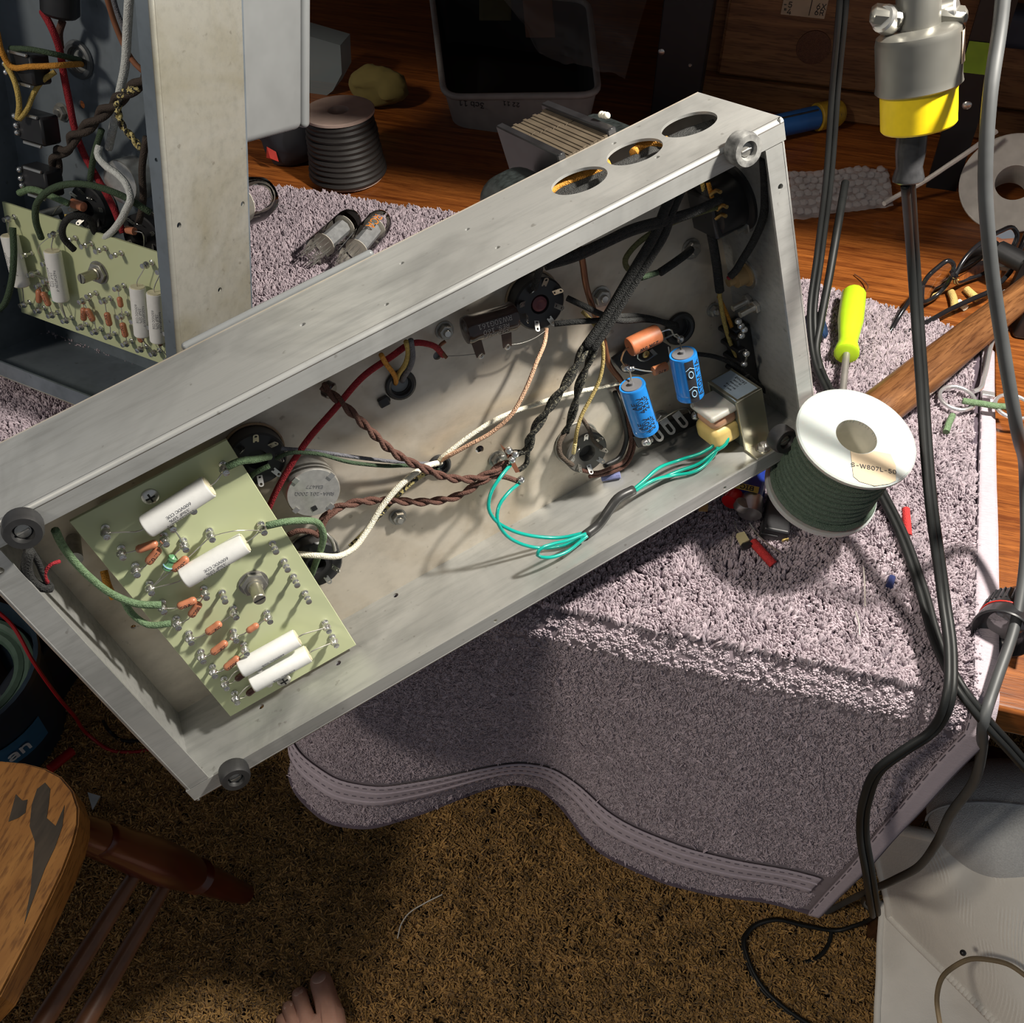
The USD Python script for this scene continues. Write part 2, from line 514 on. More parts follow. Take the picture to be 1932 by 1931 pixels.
# ================================================================== materials used
ALU = alu('aluminium_outer', (.47, .475, .46), (1.2, 14, 9), (.66, .66, .66), 0.42, 0.55)
ALUI = alu('aluminium_inner', (.62, .565, .485), (2, 3, 3), (.78, .72, .64), 0.45, 0.5)
BLACK = mat('black_plastic', (.018, .018, .02), 0.38, var=.3)
RUBBER = mat('black_rubber', (.022, .022, .023), 0.5, var=.35, scale=90)
WORN = mat('worn_rubber', (.06, .06, .06), 0.6, var=.35, scale=160, col2=(.27, .27, .26))
STEEL = mat('bright_steel', (.62, .61, .58), 0.28, 0.9, var=.15)
DULL = mat('dull_steel', (.40, .39, .36), 0.4, 0.8, var=.2, scale=200)
SOLDER = mat('solder', (.66, .66, .66), 0.2, 0.95, var=.2, scale=500, bump=.4, bscale=900)
LEAD = mat('tinned_lead', (.70, .68, .62), 0.28, 0.9)
BRASS = mat('brass', (.62, .42, .16), 0.3, 0.9)
COPPER = mat('copper_brown', (.22, .09, .045), 0.4, 0.5)
FR4 = mat('fibreglass_board', (.52, .57, .33), 0.42, var=.08, scale=14, col2=(.56, .60, .37), coat_weight=.2)
WHITECAP = mat('white_tape', (.80, .80, .78), 0.45, var=.03, scale=300)
INK = mat('grey_ink', (.16, .16, .17), 0.6, var=.1)
BLKINK = mat('black_ink', (.02, .02, .025), 0.6, var=.1)
RESIS = mat('resistor_brown', (.50, .19, .10), 0.35, var=.1, scale=300)
RESISD = mat('resistor_dark', (.10, .035, .025), 0.3, var=.1)
RGREEN = mat('resistor_green', (.13, .33, .16), 0.3, var=.15)
BLUECAP = mat('blue_sleeve', (.015, .20, .60), 0.28, var=.06, coat_weight=.5)
ORES = mat('orange_resistor', (.42, .13, .05), 0.5, var=.15, scale=200)


def cloth(name, col, col2=None, stretch=None):
    return mat(name, col, 0.85, var=.16, scale=500, col2=col2, bump=.55, bscale=1300, vor=True)


W_RED = cloth('wire_red', (.28, .012, .02))
W_BROWN = cloth('wire_brown', (.115, .052, .038))
W_CREAM = cloth('wire_cream', (.82, .77, .62))
W_SALMON = cloth('wire_salmon', (.66, .40, .26))
W_GREEN = cloth('wire_green', (.10, .165, .08), col2=(.17, .26, .145))
W_DKGREEN = cloth('wire_dark_green', (.045, .075, .04))
W_GREY = cloth('wire_grey', (.14, .14, .16))
W_BLACK = cloth('wire_black', (.012, .013, .013), col2=(.028, .028, .027))
W_SPECK = mat('wire_black_speckled', (.02, .02, .018), 0.9, scale=700, col2=(.16, .15, .11), ramp=(.5, .62), bump=.5, bscale=1300, vor=True)
W_TRACE = mat('wire_yellow_black', (.02, .02, .02), 0.85, scale=420, col2=(.62, .52, .22), ramp=(.47, .53), bump=.5, bscale=1300, vor=True)
W_YELLOW = cloth('wire_yellow', (.50, .36, .10))
W_ORANGE = cloth('wire_orange', (.55, .24, .03))
W_OCHRE = cloth('wire_ochre', (.33, .25, .09))
W_TEAL = mat('wire_teal', (.0, .33, .27), 0.3, var=.05, coat_weight=.4)
W_GY = mat('wire_green_yellow', (.0, .33, .25), 0.3, scale=55, col2=(.55, .68, .12), ramp=(.6, .63), coat_weight=.4)
W_WHITE = cloth('wire_white', (.62, .64, .62))
SLEEVE = mat('shrink_sleeve', (.03, .03, .03), 0.4, var=.3)
CORD = mat('black_cord', (.010, .011, .011), 0.5, var=.3, scale=70, stretch=(1, 1, .25), specular_ior_level=.35)
GCORD = mat('grey_cord', (.055, .058, .060), 0.5, var=.2, scale=40)

# ================================================================== the room
CARPET = mat('carpet_backing', (.13, .075, .022), 1.0, var=.3, scale=60)
fl = trimesh.creation.box([2.6, 2.9, .05]); fl.apply_translation([-.2, -.05, -.025])
FLOOR = solo('floor', 'brown shag carpet floor under the workbench', 'floor', fl, CARPET, kind='structure', smooth=False)
wl = trimesh.creation.box([2.6, .05, 2.3]); wl.apply_translation([-.2, 1.425, 1.15])
solo('wall_back', 'dark wall behind the workbench', 'wall', wl, mat('wall_dark', (.10, .075, .06), .8), kind='structure', smooth=False)

# carpet pile
fg = grid(np.array([[V(x, y, .004) for x in np.linspace(-1.2, .62, 30)] for y in np.linspace(-.12, .85, 20)]), flip=False)
if fg.face_normals[0, 2] < 0: fg.invert()
P, N = sample(fg, 62000, 5)
# clumps leave shallow valleys
vv = meshkit.fbm(P * V(28, 28, 1), 3, 4)
P[:, 2] += (vv - .5) * .010
PILE = pile('carpet_pile_yarn', (.085, .042, .007), (.64, .38, .13))
scatter(FLOOR, 'carpet_pile', [tuft(.011, .0011, .007, k, 5, 1.8) for k in range(5)], PILE, P, N, 1.0, .30, label='tufted brown carpet pile')

# ------------------------------------------------------------------ desk
DWOOD = wood('desk_wood', (.115, .028, .006), (.38, .125, .026), (1.3, 26, 12), 6.0, .32, 42.0)
EY = 0.364                                # front edge of the desk
D = thing('desk', 'orange brown wooden desk that carries the amplifiers and towel', 'desk', V(-.1, .75, 0))
top = sbox(-.95, EY, .80, 1.38)
part(D, 'desk_top', rbox(V(-.95, EY, DESK - .028), V(.80, 1.38, DESK), .004, 4), DWOOD)
part(D, 'front_rail', cbox(V(-.93, EY + .14, DESK - .11), V(.78, EY + .16, DESK - .028), .002), wood('desk_dark', (.05, .02, .01), (.12, .05, .025), (1.5, 20, 20)))
for x in (-.93, .74):
    part(D, 'side_panel', cbox(V(x, EY + .10, 0.0), V(x + .035, 1.36, DESK - .028), .002), '/World/Looks/desk_dark')
part(D, 'back_panel', cbox(V(-.89, 1.30, .1), V(.74, 1.32, DESK - .028), .001), '/World/Looks/desk_dark')

# ------------------------------------------------------------------ hutch of drawers and black rack behind
HW = wood('hutch_wood', (.16, .07, .028), (.36, .18, .07), (1.2, 10, 16), 5.0, .5, 30.0)
HY = 1.10
H = thing('drawer_cabinet', 'wooden drawer cabinet with a dark finger knot at the back of the desk', 'cabinet', V(.3, HY + .1, DESK))
a, b = ony(1358, 140, HY), ony(1700, 172, HY)
zr = (a[2] + b[2]) / 2 - .002
zb = ony(1500, 203, HY)[2]
xl = ony(1352, 100, HY)[0]
part(H, 'cabinet_body', cbox(V(xl - .012, HY + .012, DESK), V(.72, HY + .25, 1.045), .002), HW)
part(H, 'bottom_rail', cbox(V(xl - .012, HY - .006, max(DESK + .001, zb - .02)), V(.72, HY + .012, zr - .003), .002), HW)
dr = part(H, 'drawer', cbox(V(xl + .004, HY - .004, zr), V(.70, HY + .012, zr + .21), .003), HW)
k = ony(1535, 90, HY - .004)
rr = np.linalg.norm(ony(1568, 90, HY) - ony(1502, 90, HY)) / 2
part(dr, 'knot', lathe([(rr, -.001), (rr * .98, .0012), (rr * .8, .0014), (rr * .3, .001)], k, V(0, -1, 0), 28), wood('knot_wood', (.10, .038, .016), (.17, .07, .03), (20, 4, 20), 14.0, .5))
c = ony(1519, 8, HY - .006)
lw = abs(ony(1560, 10, HY)[0] - ony(1475, 10, HY)[0])
part(dr, 'paper_label', cbox(c + V(-lw / 2, 0, -.013), c + V(lw / 2, .002, .03), .0004), mat('label_paper', (.55, .45, .32), .8))
for s, du, dv in (('-5', -32, 5), ('"4', -33, 18), ('6X', 31, 9), ('6R', 27, 20)):
    q = ony(1519 + du, 4 + dv, HY - .0062)
    part(dr, 'label_lettering', text(s, .0058, q, V(1, 0, 0), V(0, 0, 1), .0003), BLKINK, smooth=False)
part(dr, 'label_lettering', cbox(c + V(.006, -.0004, -.011), c + V(.0068, 0, .02), .0001), BLKINK)
R = thing('metal_rack', 'black metal shelf rack standing over the back of the desk', 'rack', V(.03, .95, DESK))
RB = mat('rack_black', (.014, .016, .02), .45, .3)
p0 = onz(1237, 240, DESK); p0 = onz(1230, 250, DESK)
y1 = p0[1]
part(R, 'upright', cbox(V(p0[0] - .004, y1, DESK), V(p0[0] + .046, y1 + .004, 1.05), .001), RB)
part(R, 'upright', cbox(V(p0[0] + .042, y1 + .004, DESK), V(p0[0] + .046, y1 + .045, 1.05), .001), RB)
q = ony(1248, 98, y1)
part(R, 'rivet', lathe([(.0036, 0), (.0034, .001), (.002, .002)], q, V(0, -1, 0), 16), STEEL)
q = ony(1302, 124, y1); part(R, 'rivet', lathe([(.002, 0), (.0012, .001)], q, V(0, -1, 0), 12), DULL)
p1 = onz(1775, 358, DESK)
yb = p1[1]
A, B = p1, ony(1872, 45, yb - .03)
ax = (B - A) / np.linalg.norm(B - A)
top_ = A + ax * (1.05 - A[2]) / ax[2]
sd = V(1, 0, 0)
part(R, 'upright', hull([A + V(-.015, 0, 0), A + V(.015, 0, 0), A + V(-.015, .004, 0), A + V(.015, .004, 0), top_ + V(-.015, 0, 0), top_ + V(.015, 0, 0), top_ + V(-.015, .004, 0), top_ + V(.015, .004, 0)]), RB)
q = A + ax * np.linalg.norm(ony(1817, 198, yb - .016) - A); part(R, 'rivet', lathe([(.0045, 0), (.004, .001), (.002, .002)], q + V(0, -.0002, 0), V(0, -1, 0), 16), STEEL)
g0, g1 = np.linalg.norm(ony(1838, 137, yb - .02) - A), np.linalg.norm(ony(1855, 78, yb - .025) - A)
part(R, 'green_sticker', hull([A + ax * g + V(s * .0145, -.0002 + e, 0) for g in (g0, g1) for s in (-1, 1) for e in (0, -.0005)]), mat('green_sticker', (.22, .42, .03), .5))
part(R, 'shelf_board', cbox(V(-.85, .69, 1.05), V(.72, 1.36, 1.068), .002), HW, label='wooden shelf board above')

# ------------------------------------------------------------------ towel: lies on the desk, folds over its front edge and hangs
TB = np.array([(-.60, .79), (-.459, .791), (-.289, .797), (.08, .775), (.219, .735), (.243, .70)])


def yback(x): return np.interp(x, TB[:, 0], TB[:, 1])


TL, TR = -.57, .235
HEM = np.array([(-.262, .402), (-.292, .362), (-.309, .332), (-.291, .310), (-.252, .291), (-.213, .296), (-.171, .323), (-.129, .356), (-.103, .372), (-.073, .376), (-.044, .360), (-.019, .336),
                (.003, .327), (.052, .318), (.099, .319), (.144, .326), (.166, .325), (.187, .325)])
HEM[:, 1] -= .004
ZH = 0.40
hl = np.r_[0, np.cumsum(np.linalg.norm(np.diff(HEM, axis=0), axis=1))]; hl /= hl[-1]
RE = .010                                 # radius of the fold over the desk edge
T = thing('towel', 'lavender grey terry towel spread over the desk and hanging off its edge', 'towel', V(-.1, .5, DESK))


def wob(x, y):
    return (meshkit.fbm(np.stack([x * 9, y * 9, np.zeros_like(x)], -1), 3, 2) - .5) * .008


def zfold(x, y):
    """a soft ridge in the cloth at the right, where the cord lies"""
    d = (x - (.165 + (y - .45) * -.45)); return .007 * np.exp(-(d / .016) ** 2) * np.clip((y - .36) / .06, 0, 1) * np.clip((.60 - y) / .08, 0, 1)


nx, ny = 150, 90
xs = np.linspace(TL, TR, nx)
X = np.broadcast_to(xs, (ny, nx)).copy(); t = np.linspace(0, 1, ny)[:, None]
yf = EY + RE * .6
X = X - (1 - t) * 0 + np.clip((X - .15) / .09, 0, 1) * (-.016) * t    # right side runs slightly inwards to the front
Y = yback(xs)[None] * (1 - t) + yf * t
Z = TOW + np.maximum(wob(X, Y), -.003) + zfold(X, Y)
topP = np.stack([X, Y, Z], -1)
top_front = topP[-1]
# hanging part
DL = -.315
nu, nv = 170, 70
uu = np.linspace(0, 1, nu)
xe = DL + (topP[-1, -1, 0] - DL) * uu
hx, hy = np.interp(uu, hl, HEM[:, 0]), np.interp(uu, hl, HEM[:, 1])
# smooth the hem curve
for _ in range(14):
    hx[1:-1] = (hx[:-2] + hx[1:-1] * 2 + hx[2:]) / 4; hy[1:-1] = (hy[:-2] + hy[1:-1] * 2 + hy[2:]) / 4
zt = np.interp(xe, topP[-1, :, 0], topP[-1, :, 2])
rows = []
nb = 14
yc = EY - .0085
for i in range(nb):                       # round the edge
    a = i / (nb - 1) * np.pi / 2 * .95
    rows.append(np.stack([xe, np.full(nu, yf) * (1 - i / (nb - 1)) + (i / (nb - 1)) * yc - np.sin(a) * .006, zt - (1 - np.cos(a)) * .020], -1))
e = rows[-1]
for i in range(1, nv):
    s = i / (nv - 1); b = s ** 1.25
    zz = e[:, 2] * (1 - s) + ZH * s
    xx = e[:, 0] * (1 - s ** .9) + hx * s ** .9
    y_ = e[:, 1] * (1 - b) + hy * b
    y_ += (meshkit.fbm(np.stack([xx * 12, zz * 9, y_ * 0], -1), 2, 9) - .5) * .010 * np.sin(np.pi * min(1, s * 1.2)) - .004 * np.sin(np.pi * s)
    rows.append(np.stack([xx, y_, zz], -1))
dropP = np.array(rows)
CLUMP = [tuft(.0056, .00072, .0008, 30 + k, 7, 1.15) for k in range(6)]
TERRY = pile('terry_loops', (.28, .23, .262), (.55, .462, .505))
BASE = mat('towel_crevice_shade', (.075, .055, .075), .95, var=.1, scale=80, sheen_weight=.2)  # very dark so the shade in the crevices between loops is in the colour
WEAVE = mat('towel_band', (.44, .375, .42), .9, var=.08, scale=900, stretch=(.2, 1, 6), bump=.5, bscale=900)


def up(m, ref):
    if np.dot(m.face_normals.mean(0), ref) < 0: m.invert()
    return m


sh = slab(topP, .004); sh2 = slab(dropP, .004)
if grid(topP).face_normals.mean(0)[2] < 0: sh = slab(topP[:, ::-1], .004)
if grid(dropP).face_normals.mean(0)[1] > 0: sh2 = slab(dropP[:, ::-1], .004)
part(T, 'cloth', sh, BASE, smooth=True)
part(T, 'hanging_cloth', sh2, mat('towel_hanging_crevice_shade', (.17, .135, .155), .95, var=.1, scale=80, sheen_weight=.2), smooth=True)  # darkened too: shade between the hanging loops is painted into the ground
# woven border band and side hem stand a little above the ground cloth
nD = grid(dropP).vertex_normals.reshape(dropP.shape).copy()
nD *= np.where((nD[..., 1:2] * -1 + nD[..., 2:] * .3) < 0, -1.0, 1.0)
s0, s1 = nb + int((nv - 1) * .765), nb + int((nv - 1) * .865)
bandP = (dropP + nD * .0032)[s0:s1 + 1, 4:-6]
part(T, 'border_band', slab(bandP if grid(bandP).face_normals.mean(0)[1] < 0 else bandP[:, ::-1], .002), WEAVE, smooth=True)
for fr in (0.08, .30, .52, .74, .94):
    row = bandP[0] * (1 - fr) + bandP[-1] * fr
    k = fr * (len(bandP) - 1); i0 = int(k); row = bandP[i0] * (1 - (k - i0)) + bandP[min(i0 + 1, len(bandP) - 1)] * (k - i0)
    off = nD[s0:s1 + 1, 4:-6][i0]
    if fr in (.08, .52, .94):
        st = [sweep(row[j:j + 2] + off[j:j + 2] * .0003, .00042, 5) for j in range(0, len(row) - 2, 2)]
        part(T, 'stitching', cat(st), mat('stitch_thread', (.12, .10, .12), .9) if fr == .08 else '/World/Looks/stitch_thread', kind='stuff')
    else:
        part(T, 'rib', sweep(row, .0011, 6), WEAVE)
def strip(row, w, n=5):
    d = np.r_[0, np.cumsum(np.linalg.norm(np.diff(row[::-1], axis=0), axis=1))]
    return np.stack([[np.interp(x, d, row[::-1][:, k]) for k in range(3)] for x in np.linspace(w, 0, n)])


wid = lambda k, n: np.interp(k, [0, n], [.016, .011])
hemR = np.array([strip(r_ + V(0, 0, .004), .016) for r_ in topP] + [strip(r_, np.interp(i, [0, len(dropP)], [.016, .009])) for i, r_ in enumerate(dropP + nD * .0038) if i])
gh = slab(hemR, .003)
if grid(hemR).face_normals.mean(0)[2] < 0 and grid(hemR[:60]).face_normals.mean(0)[2] < 0: gh = slab(hemR[:, ::-1], .003)
part(T, 'side_hem', gh, WEAVE, smooth=True)
edge = hemR[:, 0]
part(T, 'stitching', cat([sweep(edge[j:j + 3] + V(0, -.0003, .0006), .00032, 5) for j in range(0, len(edge) - 3, 3)]), '/World/Looks/stitch_thread', kind='stuff')
hemB = spline(dropP[-1], .004)
part(T, 'hem_roll', sweep(hemB, .0028, 8), BASE)
part(T, 'hem_roll', sweep(spline(dropP[nb:, -1], .004), .0028, 8), BASE)
# loops
gx, gy = np.meshgrid(np.arange(TL, TR, .0031), np.arange(EY - .002, .80, .0031 * .9))
gx[1::2] += .0015
r_ = np.random.default_rng(21)
gx = (gx + r_.normal(0, .00055, gx.shape)).ravel(); gy = (gy + r_.normal(0, .00055, gy.shape)).ravel()
ok = (gy < yback(gx) - .001) & (gx < TR - .0165 - .016 * np.clip((gx - .15) / .09, 0, 1) * np.clip((.75 - gy) / .39, 0, 1))
gx, gy = gx[ok], gy[ok]
gz = TOW + np.maximum(wob(gx, gy), -.003) + zfold(gx, gy)
P1 = np.stack([gx, gy, gz], 1)
N1 = np.stack([(meshkit.noise(P1 * V(90, 90, 0), 31) - .5) * .9, (meshkit.noise(P1 * V(90, 90, 0), 32) - .5) * .9, np.ones(len(gx))], 1)
dd = up(grid(dropP[nb + 2:s0, :-4]), V(0, -1, .3)); P2, N2 = sample(dd, 370000, 22)
dz = up(grid(dropP[:nb + 4, :-4]), V(0, -1, 1)); P4, N4 = sample(dz, 130000, 24)
P1 = np.vstack([P1, P4]); N1 = np.vstack([N1, N4])
ql = (P1 + V(0, 0, .005) - F1.t) @ F1.R / F1.k              # no pile standing where the chassis presses on the cloth
ok = ~((ql[:, 0] > -.002) & (ql[:, 0] < CHL) & (ql[:, 1] < CHW + .002) & (ql[:, 2] > -CHD - .004) & (ql[:, 2] < .003))
P1, N1 = P1[ok], N1[ok]
de = up(grid(dropP[s1 + 1:, :-4]), V(0, -1, 0)); P3, N3 = sample(de, 430000, 23)
keep = ~((P1[:, 0] > -.34) & (P1[:, 0] < -.02) & (P1[:, 1] < .37) & (P1[:, 1] < 0))
scatter(T, 'terry_pile', CLUMP, TERRY, P1, N1, 1.0, .20, label='looped terry pile on the desk top')
e2 = dropP[:nb + 6, :-7]
lean = V(0, -.15, -.35)
scatter(T, 'terry_pile', [tuft(.0050, .00050, .0014, 40 + k, 4, 1.7) for k in range(6)], TERRY, np.vstack([P2, P3]), np.vstack([N2, N3]) + lean, 1.0, .40, label='looped terry pile of the hanging part')

# ================================================================== amplifier chassis
TH = .0016
LX, LY, LZ = V(1, 0, 0), V(0, 1, 0), V(0, 0, 1)


def circle(x, y, r, n=20): return Point(x, y).buffer(r, n)


def shell(C, plate_holes, top_holes, bottom_holes, end_holes, alu_out, alu_in, alu_lip=None):
    L, W, Dp, lip = CHL, CHW, CHD, .0118
    rf = .0026
    alu_side, alu_lip = alu_out, alu_lip or alu_out
    pl = sbox(0, 0, L, W)
    for a, b, r in plate_holes: pl = pl.difference(circle(a, b, r))
    part(C, 'top_plate', extr(pl, TH, V(0, 0, -Dp - TH), LX, LY, LZ), alu_in, smooth=False)
    w = sbox(0, -Dp, L, -rf)
    t_ = w
    for a, h, r in top_holes: t_ = t_.difference(circle(a, h, r))
    part(C, 'side_wall', extr(t_, TH, V(0, TH, 0), LX, LZ, -LY), alu_lip, smooth=False)
    b_ = w
    for a, h, r in bottom_holes: b_ = b_.difference(circle(a, h, r))
    part(C, 'side_wall', extr(b_, TH, V(0, W, 0), LX, LZ, -LY), alu_out, smooth=False)
    e_ = sbox(TH, -Dp, W - TH, -rf)
    part(C, 'end_wall', extr(e_, TH, V(0, 0, 0), LY, LZ, LX), alu_lip, smooth=False)
    for b, h, r in end_holes: e_ = e_.difference(circle(b, h, r))
    part(C, 'end_wall', extr(e_, TH, V(L - TH, 0, 0), LY, LZ, LX), alu_lip, smooth=False)
    # rolled rim and inward lips
    def lipm(poly, z=-TH): return extr(poly, TH, V(0, 0, z), LX, LY, LZ)
    def holes(p, hs):
        for a, b, r in hs: p = p.difference(circle(a, b, r, 10))
        return p
    part(C, 'rim_lip', lipm(sbox(0, rf, L, lip)), alu_lip, smooth=False)
    part(C, 'rim_lip', lipm(holes(sbox(0, W - lip, L, W - rf), [(.075, W - .006, .0012), (.245, W - .006, .0012)])), alu_lip, smooth=False)
    part(C, 'rim_lip', lipm(holes(sbox(rf, lip + .0005, lip * 1.1, W - lip - .0005), [(.0068, .035, .0016)])), alu_lip, smooth=False)
    part(C, 'rim_lip', lipm(holes(sbox(L - lip * 1.25, lip + .0005, L - rf, W - lip - .0005), [(L - .008, .022, .0022)])), alu_lip, smooth=False)
    def fold(p, q, o1, o2):
        a = np.linspace(0, np.pi / 2, 7)
        pts = np.array([[np.asarray(x) + o1 * rf * (1 - np.sin(t)) + o2 * rf * (1 - np.cos(t)) for t in a] for x in (p, q)])
        P = np.stack([np.stack([pts[0] * (1 - s) + pts[1] * s], 0)[0] for s in np.linspace(0, 1, 12)])
        m = slab(P, TH * .9)
        mid = P[6, 3]; inner = (o1 + o2)
        if np.dot(grid(P).vertex_normals.reshape(P.shape)[6, 3], inner) > 0: m = slab(P[:, ::-1], TH * .9)
        part(C, 'rim_fold', m, alu_out, smooth=True)
    fold(V(0, 0, 0), V(L, 0, 0), LY, -LZ); fold(V(0, W, 0), V(L, W, 0), -LY, -LZ)
    fold(V(0, 0, 0), V(0, W, 0), LX, -LZ); fold(V(L, 0, 0), V(L, W, 0), -LX, -LZ)


def lug(c, out, up_, w=.0032, l=.0075, t=.0004, bend=.35):
    """a flat solder lug with an eyelet, rising from c and leaning outwards"""
    d = up_ * (1 - bend) + out * bend; d = d / np.linalg.norm(d)
    side = np.cross(d, out); side /= np.linalg.norm(side); nn = np.cross(side, d)
    poly = sbox(-w / 2, 0, w / 2, l - w / 2).union(circle(0, l - w / 2, w / 2, 8)).difference(circle(0, l - w / 2, w * .24, 6)).difference(sbox(-w * .2, l * .18, w * .2, l * .32))
    return extr(poly, t, c, side, d, nn)


def eyelet(c, d, R=.0018):
    return ringm(c, d, R, .0006, 12, 5)


def tube_socket(C, c, rot, center, r=.0155, h=.011, ring_mat=None, lugs=8, body=None, parent=None):
    s = part(C, 'tube_socket', lathe([(r, 0), (r, h - .001), (r - .001, h), (.006, h), (.005, h - .002), (.0048, h - .006)], c, LZ, 36, caps=True), body or BLACK)
    part(s, 'mounting_ring', ringm(c + LZ * .0012, LZ, r + .0006, .0007, 36, 6), ring_mat or DULL)
    if center == 'plug':
        part(s, 'centre_plug', lathe([(.0047, h - .003), (.0047, h - .0005), (.003, h + .0005), (.0012, h - .0006)], c, LZ, 20), mat('plug_maroon', (.16, .045, .055), .5))
    for k in range(lugs):
        a = rot + k * 2 * np.pi / lugs
        o = V(math.cos(a), math.sin(a), 0)
        part(s, 'solder_lug', lug(c + o * (r * .58) + LZ * (h - .0005), o, LZ, bend=.55 + .2 * ((k * 7) % 3 - 1)), STEEL if k % 2 else LEAD)
    return s


def nut(C, c, d=LZ, r=.0052, bolt=.004, wash=True):
    n_ = part(C, 'hex_nut', cat(hexnut(c + d * .001, d, r, .0036), *([lathe([(r * 1.25, 0), (r * 1.25, .001)], c, d, 20)] if wash else [])), DULL)
    part(n_, 'bolt_end', lathe([(r * .5, 0), (r * .5, .0055), (r * .4, .0062)], c, d, 14), STEEL)


def grommet(C, c, R=.0095, m=None):
    part(C, 'grommet', cat(ringm(c + LZ * .001, LZ, R * .82, R * .2, 32, 8), ringm(c - LZ * .002, LZ, R * .74, R * .16, 28, 8)), m or RUBBER)


def foot(C, c, m, r=.0088, h=.0095):
    f = part(C, 'rubber_foot', lathe([(r * .96, 0), (r, .0015), (r, h * .75), (r * .9, h), (r * .55, h), (r * .5, h - .002), (r * .42, h - .003)], c, LZ, 28), m)
    part(f, 'screw_head', cat(lathe([(r * .42, h - .005), (r * .4, h - .0024), (r * .2, h - .002)], c, LZ, 16), cbox(c + V(-r * .34, -.0004, h - .0026), c + V(r * .34, .0004, h - .0015), .0001)), DULL)


WK = .70


def wire(C, pts, r, m, F, name='wire', step=.004, n=8):
    """pts in the photograph with their height above the rim plane; r may be a pair for thickness"""
    return part(C, name, tube(F.path(pts), r * WK, n, step), m, smooth=True)


# ------------------------------------------------------------------ the circuit board, the same on both chassis (measured on the front one)
HB = -.044
TURRETS = dict(t1=(202, 1015), t2=(232, 1054), t3=(259, 1087), t4=(286, 1121), t5=(310, 1157), t6=(314, 1029), t7=(327, 1001), t8=(351, 1039), t9=(401, 1020), t10=(366, 967),
               t11=(390, 1130), t12=(425, 1137), t13=(427, 894), t15=(337, 1187), t16=(361, 1215), t17=(384, 1250), t18=(406, 1278), t19=(428, 1301), t20=(448, 1328),
               t23=(446, 1167), t24=(510, 1175), t25=(446, 1211), t26=(466, 1236), t27=(561, 1106), t28=(583, 1137), t29=(621, 1193), t30=(635, 1220), t31=(499, 1007), t32=(521, 1043),
               t33=(543, 1077), t34=(490, 1266), t35=(509, 1294))
BARE = ('t12', 't27', 't28', 't32', 't33', 't34', 't35', 't10')
TP = {k: F1.on(u, v, HB + .0105) for k, (u, v) in TURRETS.items()}
CAPS = [((276, 995), (394, 919), .0064, 't1', 't13'), ((347, 1092), (462, 1025), .0062, 't4', 't31'), ((454.5, 1263), (560.5, 1204), .0057, 't19', 't29'), ((476, 1291.5), (581, 1234), .0057, 't20', 't30')]
RES = [((257, 1039), (297, 1025), 't2', 't6', 0), ((278, 1064), (301, 1035), 't3', 't6', 0), ((325, 1077), (354, 1053), 't4', 't9', 0), ((312, 1077), (329, 1049), 't4', 't8', 2), ((335, 1146), (370, 1132), 't5', 't11', 0),
       ((359, 1164), (377, 1138), 't15', 't11', 0), ((389, 1196), (417, 1176), 't16', 't23', 0), ((399, 1234), (428, 1212), 't17', 't25', 0), ((424, 1263), (451, 1241), 't18', 't26', 0),
       ((466, 1193), (487, 1179), 't25', 't24', 3), ((445, 1284), (462, 1271), 't19', 't34', 1), ((466, 1312), (482, 1299), 't20', 't35', 1)]
RTXT = ['', '1701', '1002', '', '7M01', '8015', '5M71', '2M71', '5002', '', '', '']


